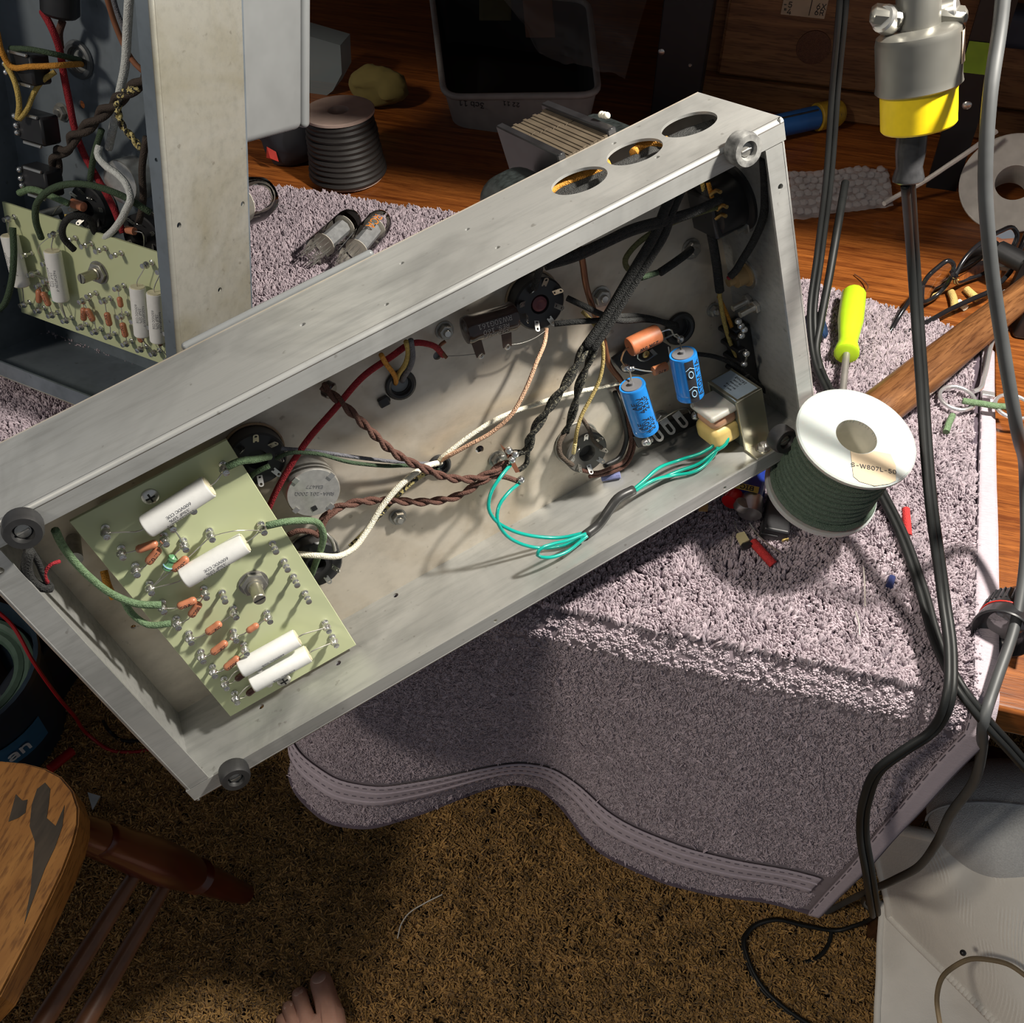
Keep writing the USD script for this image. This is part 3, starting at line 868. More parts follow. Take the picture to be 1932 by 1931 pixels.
def board(C, off=(0, 0, 0)):
    def part(C, name, mesh, m, **k):
        mesh = mesh.copy(); mesh.vertices = mesh.vertices + V(*off); return globals()['part'](C, name, mesh, m, **k)
    B = part(C, 'circuit_board', cbox(V(.3273, .0397, HB - .0022), V(.4157, .2105, HB), .0002), FR4, smooth=False)
    for k, p in TP.items():
        b = V(p[0], p[1], HB)
        m = lathe([(.0021, 0), (.0021, .0012), (.0011, .0016), (.0011, .0050), (.0019, .0055), (.0019, .0068), (.0011, .0073), (.0011, .0092), (.0018, .0096), (.0018, .0105), (.0011, .0106)], b, LZ, 12)
        if k not in BARE:
            m = cat(m, lathe([(.0012, .004), (.0026, .0052), (.0027, .0066), (.0015, .0085)], b + V(.0003, -.0002, 0), LZ, 9))
        part(B, 'turret_lug', m, SOLDER if k not in BARE else STEEL)
    for i, (a, b, r, ta, tb) in enumerate(CAPS):
        h = HB + r + .0035
        A, Bp = F1.on(*a, h), F1.on(*b, h); ax = (Bp - A) / np.linalg.norm(Bp - A)
        L = np.linalg.norm(Bp - A)
        part(B, 'film_capacitor', lathe([(r * .96, 0), (r, .0008), (r, L - .0008), (r * .96, L)], A, ax, 24), WHITECAP)
        part(B, 'capacitor_end', cat(lathe([(r * .86, -.0006), (r * .9, .0004)], A, ax, 18), lathe([(r * .9, L - .0004), (r * .86, L + .0006)], A, ax, 18)), mat('cap_resin', (.72, .66, .48), .5) if i == 0 else '/World/Looks/cap_resin')
        for q, tq, s in ((A, ta, -1), (Bp, tb, 1)):
            e = TP[tq] - LZ * .0045
            part(B, 'component_lead', tube([q, q + ax * s * .0035, e * .5 + (q + ax * s * .004) * .5, e], .00042, 6), LEAD)
        tw = V(-.2, -.25, 1) if i < 2 else V(0.0, .75, .8)
        tw = (V(0, .25, 1) if i < 2 else V(0, .75, .75))
        for j, s in enumerate(('942C6P15K-F', '.15uF 10%', '600VDC CDE')):
            part(B, 'capacitor_lettering', text_cyl(s, .0017, A, -ax, r, -L * (.45 + .03 * j), tw, .00008, 1, (j - 1) * -.42), INK, smooth=False)
    for i, (a, b, ta, tb, kind) in enumerate(RES):
        h = HB + (.0065 if kind != 1 else .003)
        A, Bp = F1.on(*a, h), F1.on(*b, h); ax = (Bp - A) / np.linalg.norm(Bp - A); L = np.linalg.norm(Bp - A)
        r = .0024 if kind == 0 else (.0021 if kind in (1, 3) else .0026)
        pr = [(r * .35, -.0002), (r * .8, .0005), (r, .0018), (r * .96, L * .3), (r * .96, L * .7), (r, L - .0018), (r * .8, L - .0005), (r * .35, L + .0002)]
        if kind == 2: pr = [(r * .4, 0), (r, .0012), (r, L * .28), (r * .8, L * .34), (r * .8, L * .66), (r, L * .72), (r, L - .0012), (r * .4, L)]
        part(B, 'resistor', lathe(pr, A, ax, 16), (RESIS, RESISD, RGREEN, RESIS)[kind])
        for q, tq, s in ((A, ta, -1), (Bp, tb, 1)):
            e = TP[tq] - LZ * .0045
            part(B, 'component_lead', tube([q, q + ax * s * .002, e], .00036, 6), LEAD)
        if RTXT[i]:
            part(B, 'resistor_lettering', text_cyl(RTXT[i], .0022, A, -ax, r * .97, -L * .5, V(0, .2, 1), .00008), BLKINK, smooth=False)
        if kind == 2:
            part(B, 'colour_band', ringm(A + ax * .0028, ax, r * .95, .0004, 16, 5), mat('band_blue', (.25, .45, .62), .4))
    part(B, 'component_lead', tube([TP['t7'] - LZ * .005, TP['t8'] - LZ * .005], .0005, 6), LEAD)
    part(B, 'component_lead', tube([TP['t9'] - LZ * .004, F1.on(440, 1003, HB + .012), TP['t31'] - LZ * .003], .00028, 5), LEAD)
    c = F1.on(478, 1100, HB)
    nn = part(B, 'shaft_nut', cat(lathe([(.0086, 0), (.0086, .0008)], c, LZ, 24), hexnut(c + LZ * .0008, LZ, .0078, .0030)), DULL)
    part(nn, 'shaft', lathe([(.0046, .0030), (.0046, .0050), (.0037, .0055), (.0037, .0170), (.0032, .0176)], c, LZ, 20), mat('shaft_steel', (.42, .40, .33), .35, .85)) if False else part(B, 'potentiometer_shaft', lathe([(.0046, .0030), (.0046, .0050), (.0037, .0055), (.0037, .0170), (.0032, .0176)], c, LZ, 20), mat('shaft_steel', (.42, .40, .33), .35, .85))
    part(B, 'shaft_slot', cbox(c + V(-.0034, -.0005, .0172), c + V(.0034, .0005, .0178), .0001), BLACK)
    for u, v in ((283, 937), (535, 1283)):
        c = F1.on(u, v, HB)
        part(B, 'mounting_screw', lathe([(.0046, 0), (.0044, .0010), (.0030, .0020), (.0012, .0023)], c, LZ, 22), STEEL)
        part(B, 'screw_slot', cat(cbox(c + V(-.0026, -.0005, .0019), c + V(.0026, .0005, .0025), .0001), cbox(c + V(-.0005, -.0026, .0019), c + V(.0005, .0026, .0025), .0001)), BLACK)
    for a, b in ((.336, .06), (.407, .06), (.34, .196), (.407, .196)):
        part(B, 'standoff', cyl(V(a, b, -CHD), V(a, b, HB - .002), .0032, 12), DULL)
    return B

# ------------------------------------------------------------------ front amplifier chassis and everything soldered into it
C1 = thing('amplifier_chassis', 'open aluminium amplifier chassis tilted over the towel, wiring side facing out', 'chassis', frame=F1)
c1 = lambda u, v, h=-CHD: F1.on(u, v, h)
PH = lambda u, v, r: (*c1(u, v)[:2], r)
shell(C1, [PH(755, 726, .0082), PH(828, 878, .0062), PH(1281, 620, .0095), PH(905, 849, .0028), PH(727, 757, .0032), PH(825, 672, .0026), PH(252, 1184, .0016), PH(145, 1061, .0024)],
      [(.0285, -.0446, .0153), (.0635, -.0450, .0154), (.0990, -.0440, .0154), (.0636, -.0670, .0014), (.0608, -.0260, .0014), (.1636, -.0530, .0014), (.2035, -.0523, .0014), (.1618, -.0170, .0014),
       (.2647, -.0401, .0016), (.2250, -.0170, .0013)],
      [(.2903, -.0724, .0019), (.3427, -.0423, .0019), (.3969, -.0427, .0019)], [], ALU, ALUI)
# rubber feet at the corners
foot(C1, V(.0288, .003, 0), WORN); foot(C1, V(.4200, .006, 0), RUBBER); foot(C1, V(.4215, .2075, 0), RUBBER); foot(C1, V(.0315, .1935, 0), RUBBER)
# corner tab inside
board(C1)

# sockets
S1 = c1(1005, 562); S2 = c1(1092, 838); S3 = c1(478, 850); S4 = c1(588, 1048)
S1c = F1.on(1019, 575, -CHD + .012)
tube_socket(C1, V(*S1c[:2], -CHD), .25, 'plug', .0162, .012, mat('ring_tan', (.35, .27, .18), .5))
S2c = F1.on(1108, 856, -CHD + .016)
tube_socket(C1, V(*S2c[:2], -CHD), .6, 'hole', .0150, .016, DULL, body=mat('socket_grey', (.10, .095, .085), .5))
tube_socket(C1, V(*S3[:2], -CHD), .4, 'hole', .0165, .012, mat('ring_tan2', (.30, .2, .12), .5))
tube_socket(C1, V(*S4[:2], -CHD), .1, 'hole', .0165, .012, DULL)
# potentiometer
pc = F1.on(592, 931, -CHD + .0175); pc[2] = -CHD
POTM = mat('pot_can', (.62, .61, .58), .34, .75, var=.12, scale=300)
pot = part(C1, 'potentiometer', lathe([(.0158, 0), (.0160, .003), (.0160, .0165), (.0154, .0175)], pc, LZ, 44), POTM)
for a in (0.3, 1.9, 3.5, 5.1):
    o = V(math.cos(a), math.sin(a), 0); s = np.cross(LZ, o)
    part(pot, 'crimp_tab', hull([pc + o * r_ + s * e + LZ * z for r_ in (.0128, .0162) for e in (-.0016, .0016) for z in (.0172, .0184)]), STEEL)
ux, uy = c1(632, 930, -.06) - c1(592, 930, -.06), c1(592, 900, -.06) - c1(592, 930, -.06)
for s, v_ in (('RMA-201 200\u03a9', 932), ('EM477', 919)):
    part(pot, 'stamped_lettering', text(s, .0022, F1.on(594, v_, -CHD + .0177), -ux, -uy, .00012), INK, smooth=False)
part(pot, 'square_notch', cbox(F1.on(593, 960, -CHD + .0177) + V(-.0016, -.0016, -.0006), F1.on(593, 960, -CHD + .0177) + V(.0016, .0016, .0002), .0001), BLACK)
# wirewound resistor with two tabs
RB_ = mat('enamel_brown', (.035, .018, .016), .22, var=.25, scale=120, coat_weight=.5)
A, B = F1.on(886, 622, -.062), F1.on(962, 598, -.062)
ax = (B - A) / np.linalg.norm(B - A); L = np.linalg.norm(B - A)
wr = part(C1, 'wirewound_resistor', lathe([(.0055, -.0035), (.0078, -.003), (.0086, -.001), (.0080, .003), (.0080, L - .003), (.0086, L + .001), (.0078, L + .003), (.0055, L + .0035)], A, ax, 28), RB_)
for u, v, uu_, vv_ in ((897, 640, 907, 672), (955, 630, 957, 655)):
    p, q = F1.on(u, v, -.060), F1.on(uu_, vv_, -.060)
    d = q - p; s = np.cross(d, LZ); s /= np.linalg.norm(s)
    part(wr, 'terminal_tab', hull([p + s * .0032, p - s * .0032, q + s * .0028, q - s * .0028, p + s * .0032 + LZ * .0005, p - s * .0032 + LZ * .0005, q + s * .0028 + LZ * .0005, q - s * .0028 + LZ * .0005]), mat('tab_bronze', (.10, .065, .05), .4, .5) if u == 897 else '/World/Looks/tab_bronze')
    part(wr, 'tab_eyelet', eyelet(q + LZ * .0006, LZ, .0013), STEEL)
tw = V(0, .12, 1)
for j, s in enumerate(('OHMITE', 'RES. 160', 'RW30G161')):
    part(wr, 'resistor_lettering', text_cyl(s, .0028, A, -ax, .0081, -L * .52, tw, .0001, 1, (1 - j) * -.48 * -1), mat('print_silver', (.45, .42, .40), .5) if j == 0 else '/World/Looks/print_silver', smooth=False)
# nuts
for u, v, r in ((838, 624, .0046), (1303, 470, .0054), (1133, 560, .0054), (750, 975, .0046), (1244, 790, .0050), (938, 866, .0050), (1345, 585, .0040)):
    nut(C1, c1(u, v), r=r)
grommet(C1, c1(755, 726)); grommet(C1, c1(828, 878), .0078); grommet(C1, c1(1281, 620), .0112)
part(C1, 'plastic_clip', cbox(c1(722, 757) + V(-.0035, -.003, 0), c1(722, 757) + V(.003, .003, .003), .0006), BLACK)
part(C1, 'spade_terminal', cat(cyl(c1(612, 732, -.070), c1(628, 740, -.066), .0050, 14, .001)), RB_)

# loose twin star washer terminals (brown phenolic strip) in the middle
ph = mat('phenolic', (.20, .075, .04), .5, var=.2)
p = F1.on(962, 862, -.058)
ts = part(C1, 'terminal_strip', hull([F1.on(u, v, h) + LZ * e for u, v in ((943, 838), (962, 855), (980, 890), (972, 892)) for h in (-.058,) for e in (0, .0008)]), ph)
for u, v in ((960, 851), (966, 868), (972, 858), (983, 906)):
    part(ts, 'solder_joint', trimesh.creation.icosphere(1, .0026).apply_translation(F1.on(u, v, -.055)), SOLDER)
part(ts, 'terminal_post', cyl(F1.on(960, 860, -.077), F1.on(966, 868, -.055), .0012, 8), STEEL)

# blue electrolytics
def ecap(A, B, r, txts, marks):
    ax = (B - A) / np.linalg.norm(B - A); L = np.linalg.norm(B - A)
    e = part(C1, 'electrolytic_capacitor', lathe([(r * .72, .0006), (r * .78, .0002), (r * .95, 0), (r, .0012), (r, L - .0058), (r * .95, L - .0048), (r * .95, L - .0042), (r, L - .0032), (r, L - .0006), (r * .9, L), (r * .5, L)], A, ax, 32), BLUECAP)
    part(e, 'end_cap', cat(lathe([(r * .76, .0003), (r * .76, .0009), (.0001, .001)], A - ax * .0006, ax, 28), lathe([(.0016, -.002), (.0016, .0004)], A, ax, 12)), mat('cap_end_grey', (.14, .14, .15), .5))
    return e, ax, L
ca, cb = F1.on(1196, 736, -.038), F1.on(1221, 805, -.038)
e1, ax1, L1 = ecap(F1.on(1192, 727, -.040), F1.on(1219, 812, -.040), .0085, 0, 0)
A1 = F1.on(1192, 727, -.040)
for at_, sh, s in ((.30, .50, 'AE'), (.30, .02, '450V'), (.30, -.45, '22\u00b5F'), (.74, .50, 'AE'), (.74, .02, '450V'), (.74, -.45, '22\u00b5F')):
    part(e1, 'capacitor_lettering', text_cyl(s, .0034, A1, -ax1, .0086, -L1 * at_, V(.15, .15, 1), .0001, 1, sh * 1), BLKINK, smooth=False)
st = []
for sh in np.linspace(-.3, .3, 7):
    w_ = V(-.9, .0, .42); w_ = w_ - ax1 * np.dot(ax1, w_); w_ /= np.linalg.norm(w_); ty = np.cross(w_, ax1)
    st.append([A1 + ax1 * z + .00862 * (math.cos(sh) * w_ + math.sin(sh) * ty) for z in np.linspace(.0015, L1 - .006, 6)])
part(e1, 'black_stripe', grid(np.array(st)), BLKINK)
A2, B2 = F1.on(1288, 668, -.040), F1.on(1303, 748, -.040)
e2, ax2, L2 = ecap(A2, B2, .0088, 0, 0)
st = []
w_ = V(.02, .2, 1); w_ = w_ - ax2 * np.dot(ax2, w_); w_ /= np.linalg.norm(w_); ty = np.cross(w_, ax2)
if np.dot(ty, V(-1, 0, 0)) < 0: ty = -ty   # ty towards the right of the photograph
cyp = lambda z, a, r=.00892: A2 + ax2 * z + r * (math.cos(a) * w_ + math.sin(a) * ty)
for a in np.linspace(-.50, .16, 8): st.append([cyp(z, a) for z in np.linspace(.0012, L2 - .0008, 6)])
part(e2, 'black_stripe', grid(np.array(st)), BLKINK)
PALE = mat('pale_blue_print', (.30, .50, .70), .5)
for z0 in (.34, .78):
    z = L2 * z0
    ring = [cyp(z + .0024 * math.cos(q), -.17 + .17 * math.sin(q), .0091) for q in np.linspace(0, 2 * np.pi, 15)]
    part(e2, 'polarity_mark', sweep(np.array(ring), .00035, 5), PALE)
    zz = L2 * z0 - .0052
    part(e2, 'polarity_mark', sweep(np.array([cyp(zz + abs(a + .17) * .006, a, .0091) for a in np.linspace(-.48, .14, 9)]), .00028, 5), PALE)
part(e2, 'capacitor_lettering', text_cyl('ATOM TVA', .0036, A2, -ax2, .0090, -L2 * .5, w_ * math.cos(.48) + ty * math.sin(.48), .0001, 1, 0), BLKINK, smooth=False)

# fuse holder plate, orange resistor, lug strip
pc_ = [F1.on(u, v, -.073) for u, v in ((1152, 676), (1190, 648), (1240, 640), (1262, 652), (1258, 680), (1240, 698), (1205, 706), (1172, 700))]
fp = part(C1, 'terminal_plate', hull([p + LZ * e for p in pc_ for e in (0, .0025)]), BLACK)
part(fp, 'terminal_spring', tube([F1.on(1243, 640, -.066), F1.on(1206, 662, -.066), F1.on(1203, 676, -.068), F1.on(1215, 682, -.068), F1.on(1238, 668, -.068)], .0006, 6), STEEL)
part(fp, 'terminal_blade', hull([F1.on(u, v, -.069) + LZ * e for u, v in ((1224, 662), (1230, 658), (1240, 668), (1234, 672)) for e in (0, .0006)]), STEEL)
nut_c = F1.on(1217, 668, -.070); part(fp, 'brass_screw', lathe([(.0026, 0), (.0026, .0015), (.0015, .0022)], nut_c, LZ, 14), BRASS)
part(fp, 'solder_joint', cat(*[trimesh.creation.icosphere(1, r).apply_translation(F1.on(u, v, -.062)) for u, v, r in ((1180, 694, .003), (1188, 697, .0024), (1193, 696, .002))]), SOLDER)
part(fp, 'solder_joint', trimesh.creation.icosphere(1, .0026).apply_translation(F1.on(1284, 641, -.058)), SOLDER)
A, B = F1.on(1186, 657, -.056), F1.on(1243, 629, -.056); ax = (B - A) / np.linalg.norm(B - A); L = np.linalg.norm(B - A)
orr = part(C1, 'power_resistor', lathe([(.0030, 0), (.0058, .0005), (.0063, .0015), (.0063, L - .0015), (.0058, L - .0005), (.003, L)], A, ax, 24), ORES)
part(orr, 'resistor_lettering', text_cyl('25K 5W', .0026, A, -ax, .0064, -L * .5, V(0, .3, 1), .0001), BLKINK, smooth=False)
part(orr, 'component_lead', tube([A, A - ax * .002, F1.on(1173, 675, -.056), F1.on(1180, 692, -.061)], .0006, 6), mat('copper_lead', (.60, .36, .2), .3, .8))
part(orr, 'component_lead', tube([B, B + ax * .003, F1.on(1262, 622, -.054), F1.on(1272, 634, -.057), F1.on(1284, 641, -.058)], .0006, 6), LEAD)
part(orr, 'component_lead', tube([F1.on(1247, 643, -.058), F1.on(1276, 631, -.056), F1.on(1284, 641, -.058)], .0006, 6), LEAD)
A, B = F1.on(1231, 702, -.056), F1.on(1259, 691, -.056); ax = (B - A) / np.linalg.norm(B - A); L = np.linalg.norm(B - A)
sr = part(C1, 'small_resistor', lathe([(.0015, 0), (.0030, .0006), (.0032, .002), (.0030, L * .3), (.0030, L * .7), (.0032, L - .002), (.003, L - .0006), (.0015, L)], A, ax, 18), mat('resistor_salmon', (.66, .25, .11), .4))
part(sr, 'resistor_lettering', text_cyl('470', .0022, A, -ax, .0031, -L * .5, V(0, .3, 1), .0001), BLKINK, smooth=False)
part(sr, 'component_lead', tube([A, F1.on(1218, 701, -.057), F1.on(1190, 695, -.061)], .0005, 6), LEAD)
part(sr, 'component_lead', tube([B, F1.on(1263, 684, -.057), F1.on(1261, 655, -.062)], .0005, 6), LEAD)
part(e1, 'component_lead', tube([A1, F1.on(1190, 710, -.045), F1.on(1184, 696, -.061)], .0005, 6), LEAD)
part(e1, 'component_lead', tube([A1 + ax1 * L1, F1.on(1222, 826, -.046), F1.on(1223, 834, -.055)], .0006, 6), LEAD)
part(e2, 'component_lead', tube([A2, F1.on(1284, 652, -.048), F1.on(1282, 642, -.056)], .0005, 6), LEAD)
part(e2, 'component_lead', tube([A2 + ax2 * L2, F1.on(1308, 770, -.05), F1.on(1313, 783, -.060)], .0005, 6), LEAD)
sp = [F1.on(u, v, -.073) for u, v in ((1190, 822), (1312, 774), (1322, 788), (1306, 800), (1232, 834), (1200, 842))]
stp = part(C1, 'lug_strip', hull([p + LZ * e for p in sp for e in (0, .003)]), BLACK)
part(stp, 'strip_wire', tube([F1.on(1238, 798, -.066), F1.on(1286, 772, -.066), F1.on(1298, 772, -.067), F1.on(1302, 780, -.068)], .0005, 6), STEEL)
for u, v in ((1228, 806), (1250, 793), (1274, 780)):
    a, b = F1.on(u, v, -.0695), F1.on(u + 16, v + 20, -.064)
    d = b - a; Ld = np.linalg.norm(d); d /= Ld; s = np.cross(d, LZ); s /= np.linalg.norm(s)
    poly = sbox(-.0030, 0, .0030, Ld).union(circle(0, Ld, .0030, 10)).difference(sbox(-.0013, Ld * .45, .0013, Ld).union(circle(0, Ld, .0013, 8)))
    part(stp, 'solder_lug', extr(poly, .0006, a, s, d, np.cross(s, d)), DULL)
part(stp, 'solder_joint', cat(*[trimesh.creation.icosphere(1, r).apply_translation(F1.on(u, v, -.060)) for u, v, r in ((1313, 785, .0034), (1319, 781, .0022), (1310, 788, .002))]), SOLDER)
part(stp, 'solder_joint', cat(*[trimesh.creation.icosphere(1, r).apply_translation(F1.on(u, v, -.055)) for u, v, r in ((1222, 834, .003), (1216, 836, .0024), (1228, 831, .002))]), SOLDER)

# filament transformer on the bottom wall
TFM = mat('zinc_bracket', (.50, .49, .40), .28, .85, var=.15, scale=60, col2=(.58, .55, .42))
CORE = mat('core_green', (.12, .14, .12), .4, .5)
a0, a1, b0, h0, h1 = .0225, .0425, .1725, -.057, -.0235
tf = part(C1, 'filament_transformer', cbox(V(a0 + .001, b0 + .001, h0 + .002), V(a1 - .001, .2140, h1 - .003), .0006), CORE)
part(tf, 'bracket', cat(cbox(V(a0, b0, h1 - .0025), V(a1, .2146, h1), .0006), cbox(V(a0, b0, h0), V(a1, b0 + .0016, h1), .0006), cbox(V(a0, b0, h0), V(a1, .2146, h0 + .0016), .0004),
                        cbox(V(a0, .2130, h1 - .002), V(a1, .2146, h1 + .0130), .0005)), TFM)
lbl = cbox(V(a0 + .0022, b0 - .0003, h0 + .002), V(a1 - .0022, b0 + .0002, h1 - .0022), .0001)
part(tf, 'label', lbl, mat('label_blue', (.30, .37, .43), .45))
for j, (s, hgt) in enumerate((('182H68', .0024), ('ER-1000', .0015), ('117V 60Hz', .0013), ('SEC 6.3V 0.6A', .0012), ('CLASS 105', .0012))):
    part(tf, 'label_lettering', text(s, hgt * .9, V(a0 + .0048 + .0026 * j, b0 - .0004, (h0 + h1) / 2), V(0, 0, -1), V(1, 0, 0), .0001), BLKINK, smooth=False)
part(tf, 'coil_wrap', rbox(V(a1 - .004, b0 + .0185, h0 + .004), V(a1 + .0185, b0 + .0345, h1 - .005), .005, 5), mat('coil_tape', (.66, .50, .18), .4, var=.08))
part(tf, 'coil_winding', rbox(V(a1 - .004, b0 + .010, h0 + .005), V(a1 + .0165, b0 + .0205, h1 - .006), .005, 5), mat('coil_winding', (.50, .28, .17), .4))
part(tf, 'bobbin_flange', rbox(V(a1 - .004, b0 + .0055, h0 + .003), V(a1 + .0180, b0 + .0105, h1 - .004), .0022, 4), mat('bobbin', (.62, .56, .50), .35, subsurface_weight=.2))
nut_p = V(.0325, .2130, h1 + .0068)
part(tf, 'hex_screw', cat(hexnut(nut_p, -LY, .0042, .003), lathe([(.0052, 0), (.0052, .0008)], nut_p, -LY, 16), cyl(nut_p, nut_p - LY * .0045, .002, 10)), STEEL)

# right wall fittings: mains socket body, binding post, bolts, barrier strip
wr_ = lambda u, v, a=.002: F1.on(u, v, a, 0)
c = wr_(1388, 372, .0016)
ac = part(C1, 'mains_socket', lathe([(.021, 0), (.021, .002), (.017, .003), (.0165, .020), (.012, .022)], c, LX, 36), BLACK)
part(ac, 'socket_block', cbox(c + V(.004, -.012, -.014), c + V(.024, .014, .012), .0015), BLACK)
for du in ((1352, 360), (1364, 388), (1362, 405)):
    q = F1.on(*du, .022, 0); part(ac, 'terminal_joint', tube([q + V(0, 0, .004), q, q + V(.002, .003, -.004)], .0012, 6), BRASS)
c = wr_(1408, 516, .0016)
bp = part(C1, 'binding_post', lathe([(.0085, 0), (.0085, .0014), (.0062, .002), (.0058, .009), (.0030, .0095), (.0028, .014)], c, LX, 20), mat('post_bakelite', (.45, .30, .14), .3, .3))
part(bp, 'post_washer', lathe([(.0105, 0), (.0105, .0009)], c, LX, 24), STEEL)
for u, v in ((1408, 566), (1422, 578)):
    c = wr_(u + 6, v, .0016)
    part(C1, 'bolt', cat(hexnut(c, LX, .0045, .003), cyl(c, c + LX * .013, .0021, 12)), STEEL)
c = wr_(1412, 425, .0016); part(C1, 'bolt', cat(hexnut(c, LX, .0048, .003), cyl(c, c + LX * .009, .0021, 12)), DULL)
bs = part(C1, 'barrier_strip', cbox(V(.0016, .150, -.076), V(.013, .200, -.060), .001), BLACK)
for k in range(5):
    part(bs, 'barrier_rib', cbox(V(.010, .152 + k * .0105, -.078), V(.016, .155 + k * .0105, -.056), .0008), BLACK)
for u, v in ((1393, 607), (1398, 616), (1404, 623), (1399, 634), (1408, 668), (1404, 688)):
    q = F1.on(u, v, .014, 0); part(bs, 'solder_joint', trimesh.creation.icosphere(1, .0024).apply_translation(q), SOLDER)
part(bs, 'component_lead', tube([F1.on(1408, 660, .013, 0), F1.on(1408, 675, .014, 0), F1.on(1403, 690, .013, 0)], .0007, 6), LEAD)
part(C1, 'corner_bracket', cbox(V(.0016, .209, -.0735), V(.016, .2147, -.060), .0005), ALUI)

# ------------------------------------------------------------------ wiring of the front chassis
def w1(pts, r, m, name='wire', **k): return wire(C1, pts, r, m, F1, name, **k)
w1([(836, 671, -.070), (815, 652, -.062), (780, 648, -.060), (735, 676, -.058), (690, 707, -.058), (632, 772, -.058), (580, 832, -.058), (545, 885, -.060), (520, 930, -.064), (505, 965, -.068)], .0026, W_RED)
for pts, r in (([(608, 728, -.066), (640, 757, -.058), (690, 805, -.056), (745, 856, -.056), (800, 885, -.056), (850, 903, -.057), (905, 902, -.058), (957, 872, -.060)], .0021),
               ([(600, 1010, -.060), (618, 970, -.064), (660, 952, -.066), (725, 945, -.068), (800, 948, -.066), (860, 938, -.062), (910, 908, -.059), (955, 878, -.060)], .0021)):
    for s in twist(F1.path(pts), r * WK, .022): part(C1, 'twisted_wire', s, W_BROWN, smooth=True)
w1([(925, 900, -.060), (950, 900, -.059), (975, 908, -.057)], .0026, W_BROWN)
w1([(560, 1046, -.052), (600, 1049, -.048), (640, 1050, -.047), (668, 1035, -.050), (693, 1002, -.055), (720, 958, -.058), (755, 917, -.060), (795, 885, -.064), (828, 874, -.074), (829, 876, -.090)], .0027, W_CREAM)
w1([(829, 876, -.090), (832, 866, -.072), (880, 828, -.070), (940, 790, -.070), (1000, 767, -.071), (1070, 745, -.071), (1130, 732, -.070), (1175, 722, -.068)], .0022, W_CREAM)
w1([(826, 878, -.090), (838, 866, -.070), (880, 843, -.062), (930, 815, -.056), (965, 783, -.052), (992, 735, -.052), (1012, 685, -.054), (1028, 645, -.058), (1031, 620, -.062)], .0019, W_SALMON)
w1([(530, 847, -.058), (590, 852, -.060), (690, 866, -.064), (770, 874, -.068), (822, 876, -.076), (826, 878, -.09)], .0017, W_GREY)
w1([(520, 866, -.060), (545, 856, -.056), (590, 856, -.056), (660, 873, -.060), (730, 880, -.062), (778, 880, -.064), (805, 890, -.068), (826, 886, -.078), (830, 882, -.09)], .0017, W_DKGREEN)
w1([(428, 882, -.034), (450, 872, -.034), (480, 868, -.040), (508, 862, -.052)], .0030, W_GREEN)
w1([(508, 880, -.054), (490, 888, -.056), (478, 895, -.058), (470, 905, -.062)], .0022, W_GREEN)
w1([(503, 993, -.034), (535, 986, -.032), (570, 983, -.034), (600, 988, -.040), (610, 1008, -.044), (606, 1035, -.050), (595, 1065, -.058), (588, 1085, -.064)], .0030, W_GREEN)
w1([(104, 1001, -.03), (118, 1030, -.034), (165, 1086, -.036), (220, 1126, -.036), (262, 1141, -.034), (304, 1142, -.033)], .0030, W_GREEN)
w1([(233, 1132, -.037), (248, 1158, -.038), (280, 1180, -.036), (322, 1177, -.033)], .0028, W_GREEN)
w1([(660, 1032, -.062), (690, 1003, -.066), (720, 970, -.070), (752, 935, -.072), (790, 902, -.072), (826, 884, -.078)], .0019, W_TRACE)
for s in twist(F1.path([(968, 858, -.058), (990, 852, -.056), (1003, 820, -.050), (1035, 772, -.046), (1075, 712, -.044), (1105, 655, -.044)]), .0017, .034): part(C1, 'twisted_wire', s, W_SPECK, smooth=True)
w1([(1000, 828, -.056), (996, 850, -.058), (990, 880, -.060), (978, 888, -.060)], .0024, W_SPECK)
w1([(1105, 655, -.044), (1140, 605, -.042), (1175, 545, -.038), (1205, 495, -.034), (1235, 445, -.030), (1255, 395, -.028), (1275, 350, -.03)], .0042, W_BLACK)
w1([(1118, 660, -.042), (1150, 612, -.040), (1190, 545, -.036), (1225, 490, -.032), (1255, 440, -.028), (1268, 400, -.028), (1290, 350, -.03)], .0036, W_BLACK)
for s in twist(F1.path([(1066, 818, -.058), (1082, 775, -.052), (1092, 730, -.048), (1108, 690, -.045), (1122, 655, -.042)]), .0015, .045): part(C1, 'twisted_wire', s, W_SPECK, smooth=True)
BRN2 = cloth('wire_dusty_brown', (.085, .062, .045))
w1([(1066, 818, -.058), (1056, 835, -.056), (1056, 855, -.054), (1068, 870, -.055), (1080, 878, -.057)], .0024, BRN2)
w1([(1098, 790, -.056), (1112, 812, -.056), (1120, 832, -.056), (1135, 846, -.058)], .0020, BRN2)
w1([(1085, 838, -.052), (1089, 812, -.050), (1096, 788, -.052), (1115, 752, -.054), (1132, 715, -.056), (1138, 680, -.058), (1137, 650, -.060), (1115, 605, -.064), (1098, 588, -.068)], .0018, W_OCHRE)
w1([(1085, 838, -.051), (1082, 856, -.053)], .0020, cloth('wire_pale_yellow', (.66, .55, .27)))
w1([(1095, 470, -.040), (1100, 500, -.046), (1106, 540, -.052), (1118, 580, -.058), (1138, 640, -.064), (1150, 690, -.066), (1172, 720, -.068), (1183, 745, -.070)], .0028, COPPER)
w1([(1070, 563, -.060), (1095, 575, -.054), (1130, 592, -.052), (1165, 605, -.054), (1215, 604, -.062), (1270, 612, -.074), (1281, 618, -.092)], .0026, W_BLACK)
w1([(1046, 612, -.060), (1085, 608, -.056), (1130, 605, -.055), (1165, 598, -.058), (1220, 600, -.066), (1272, 617, -.076), (1284, 622, -.092)], .0026, W_BLACK)
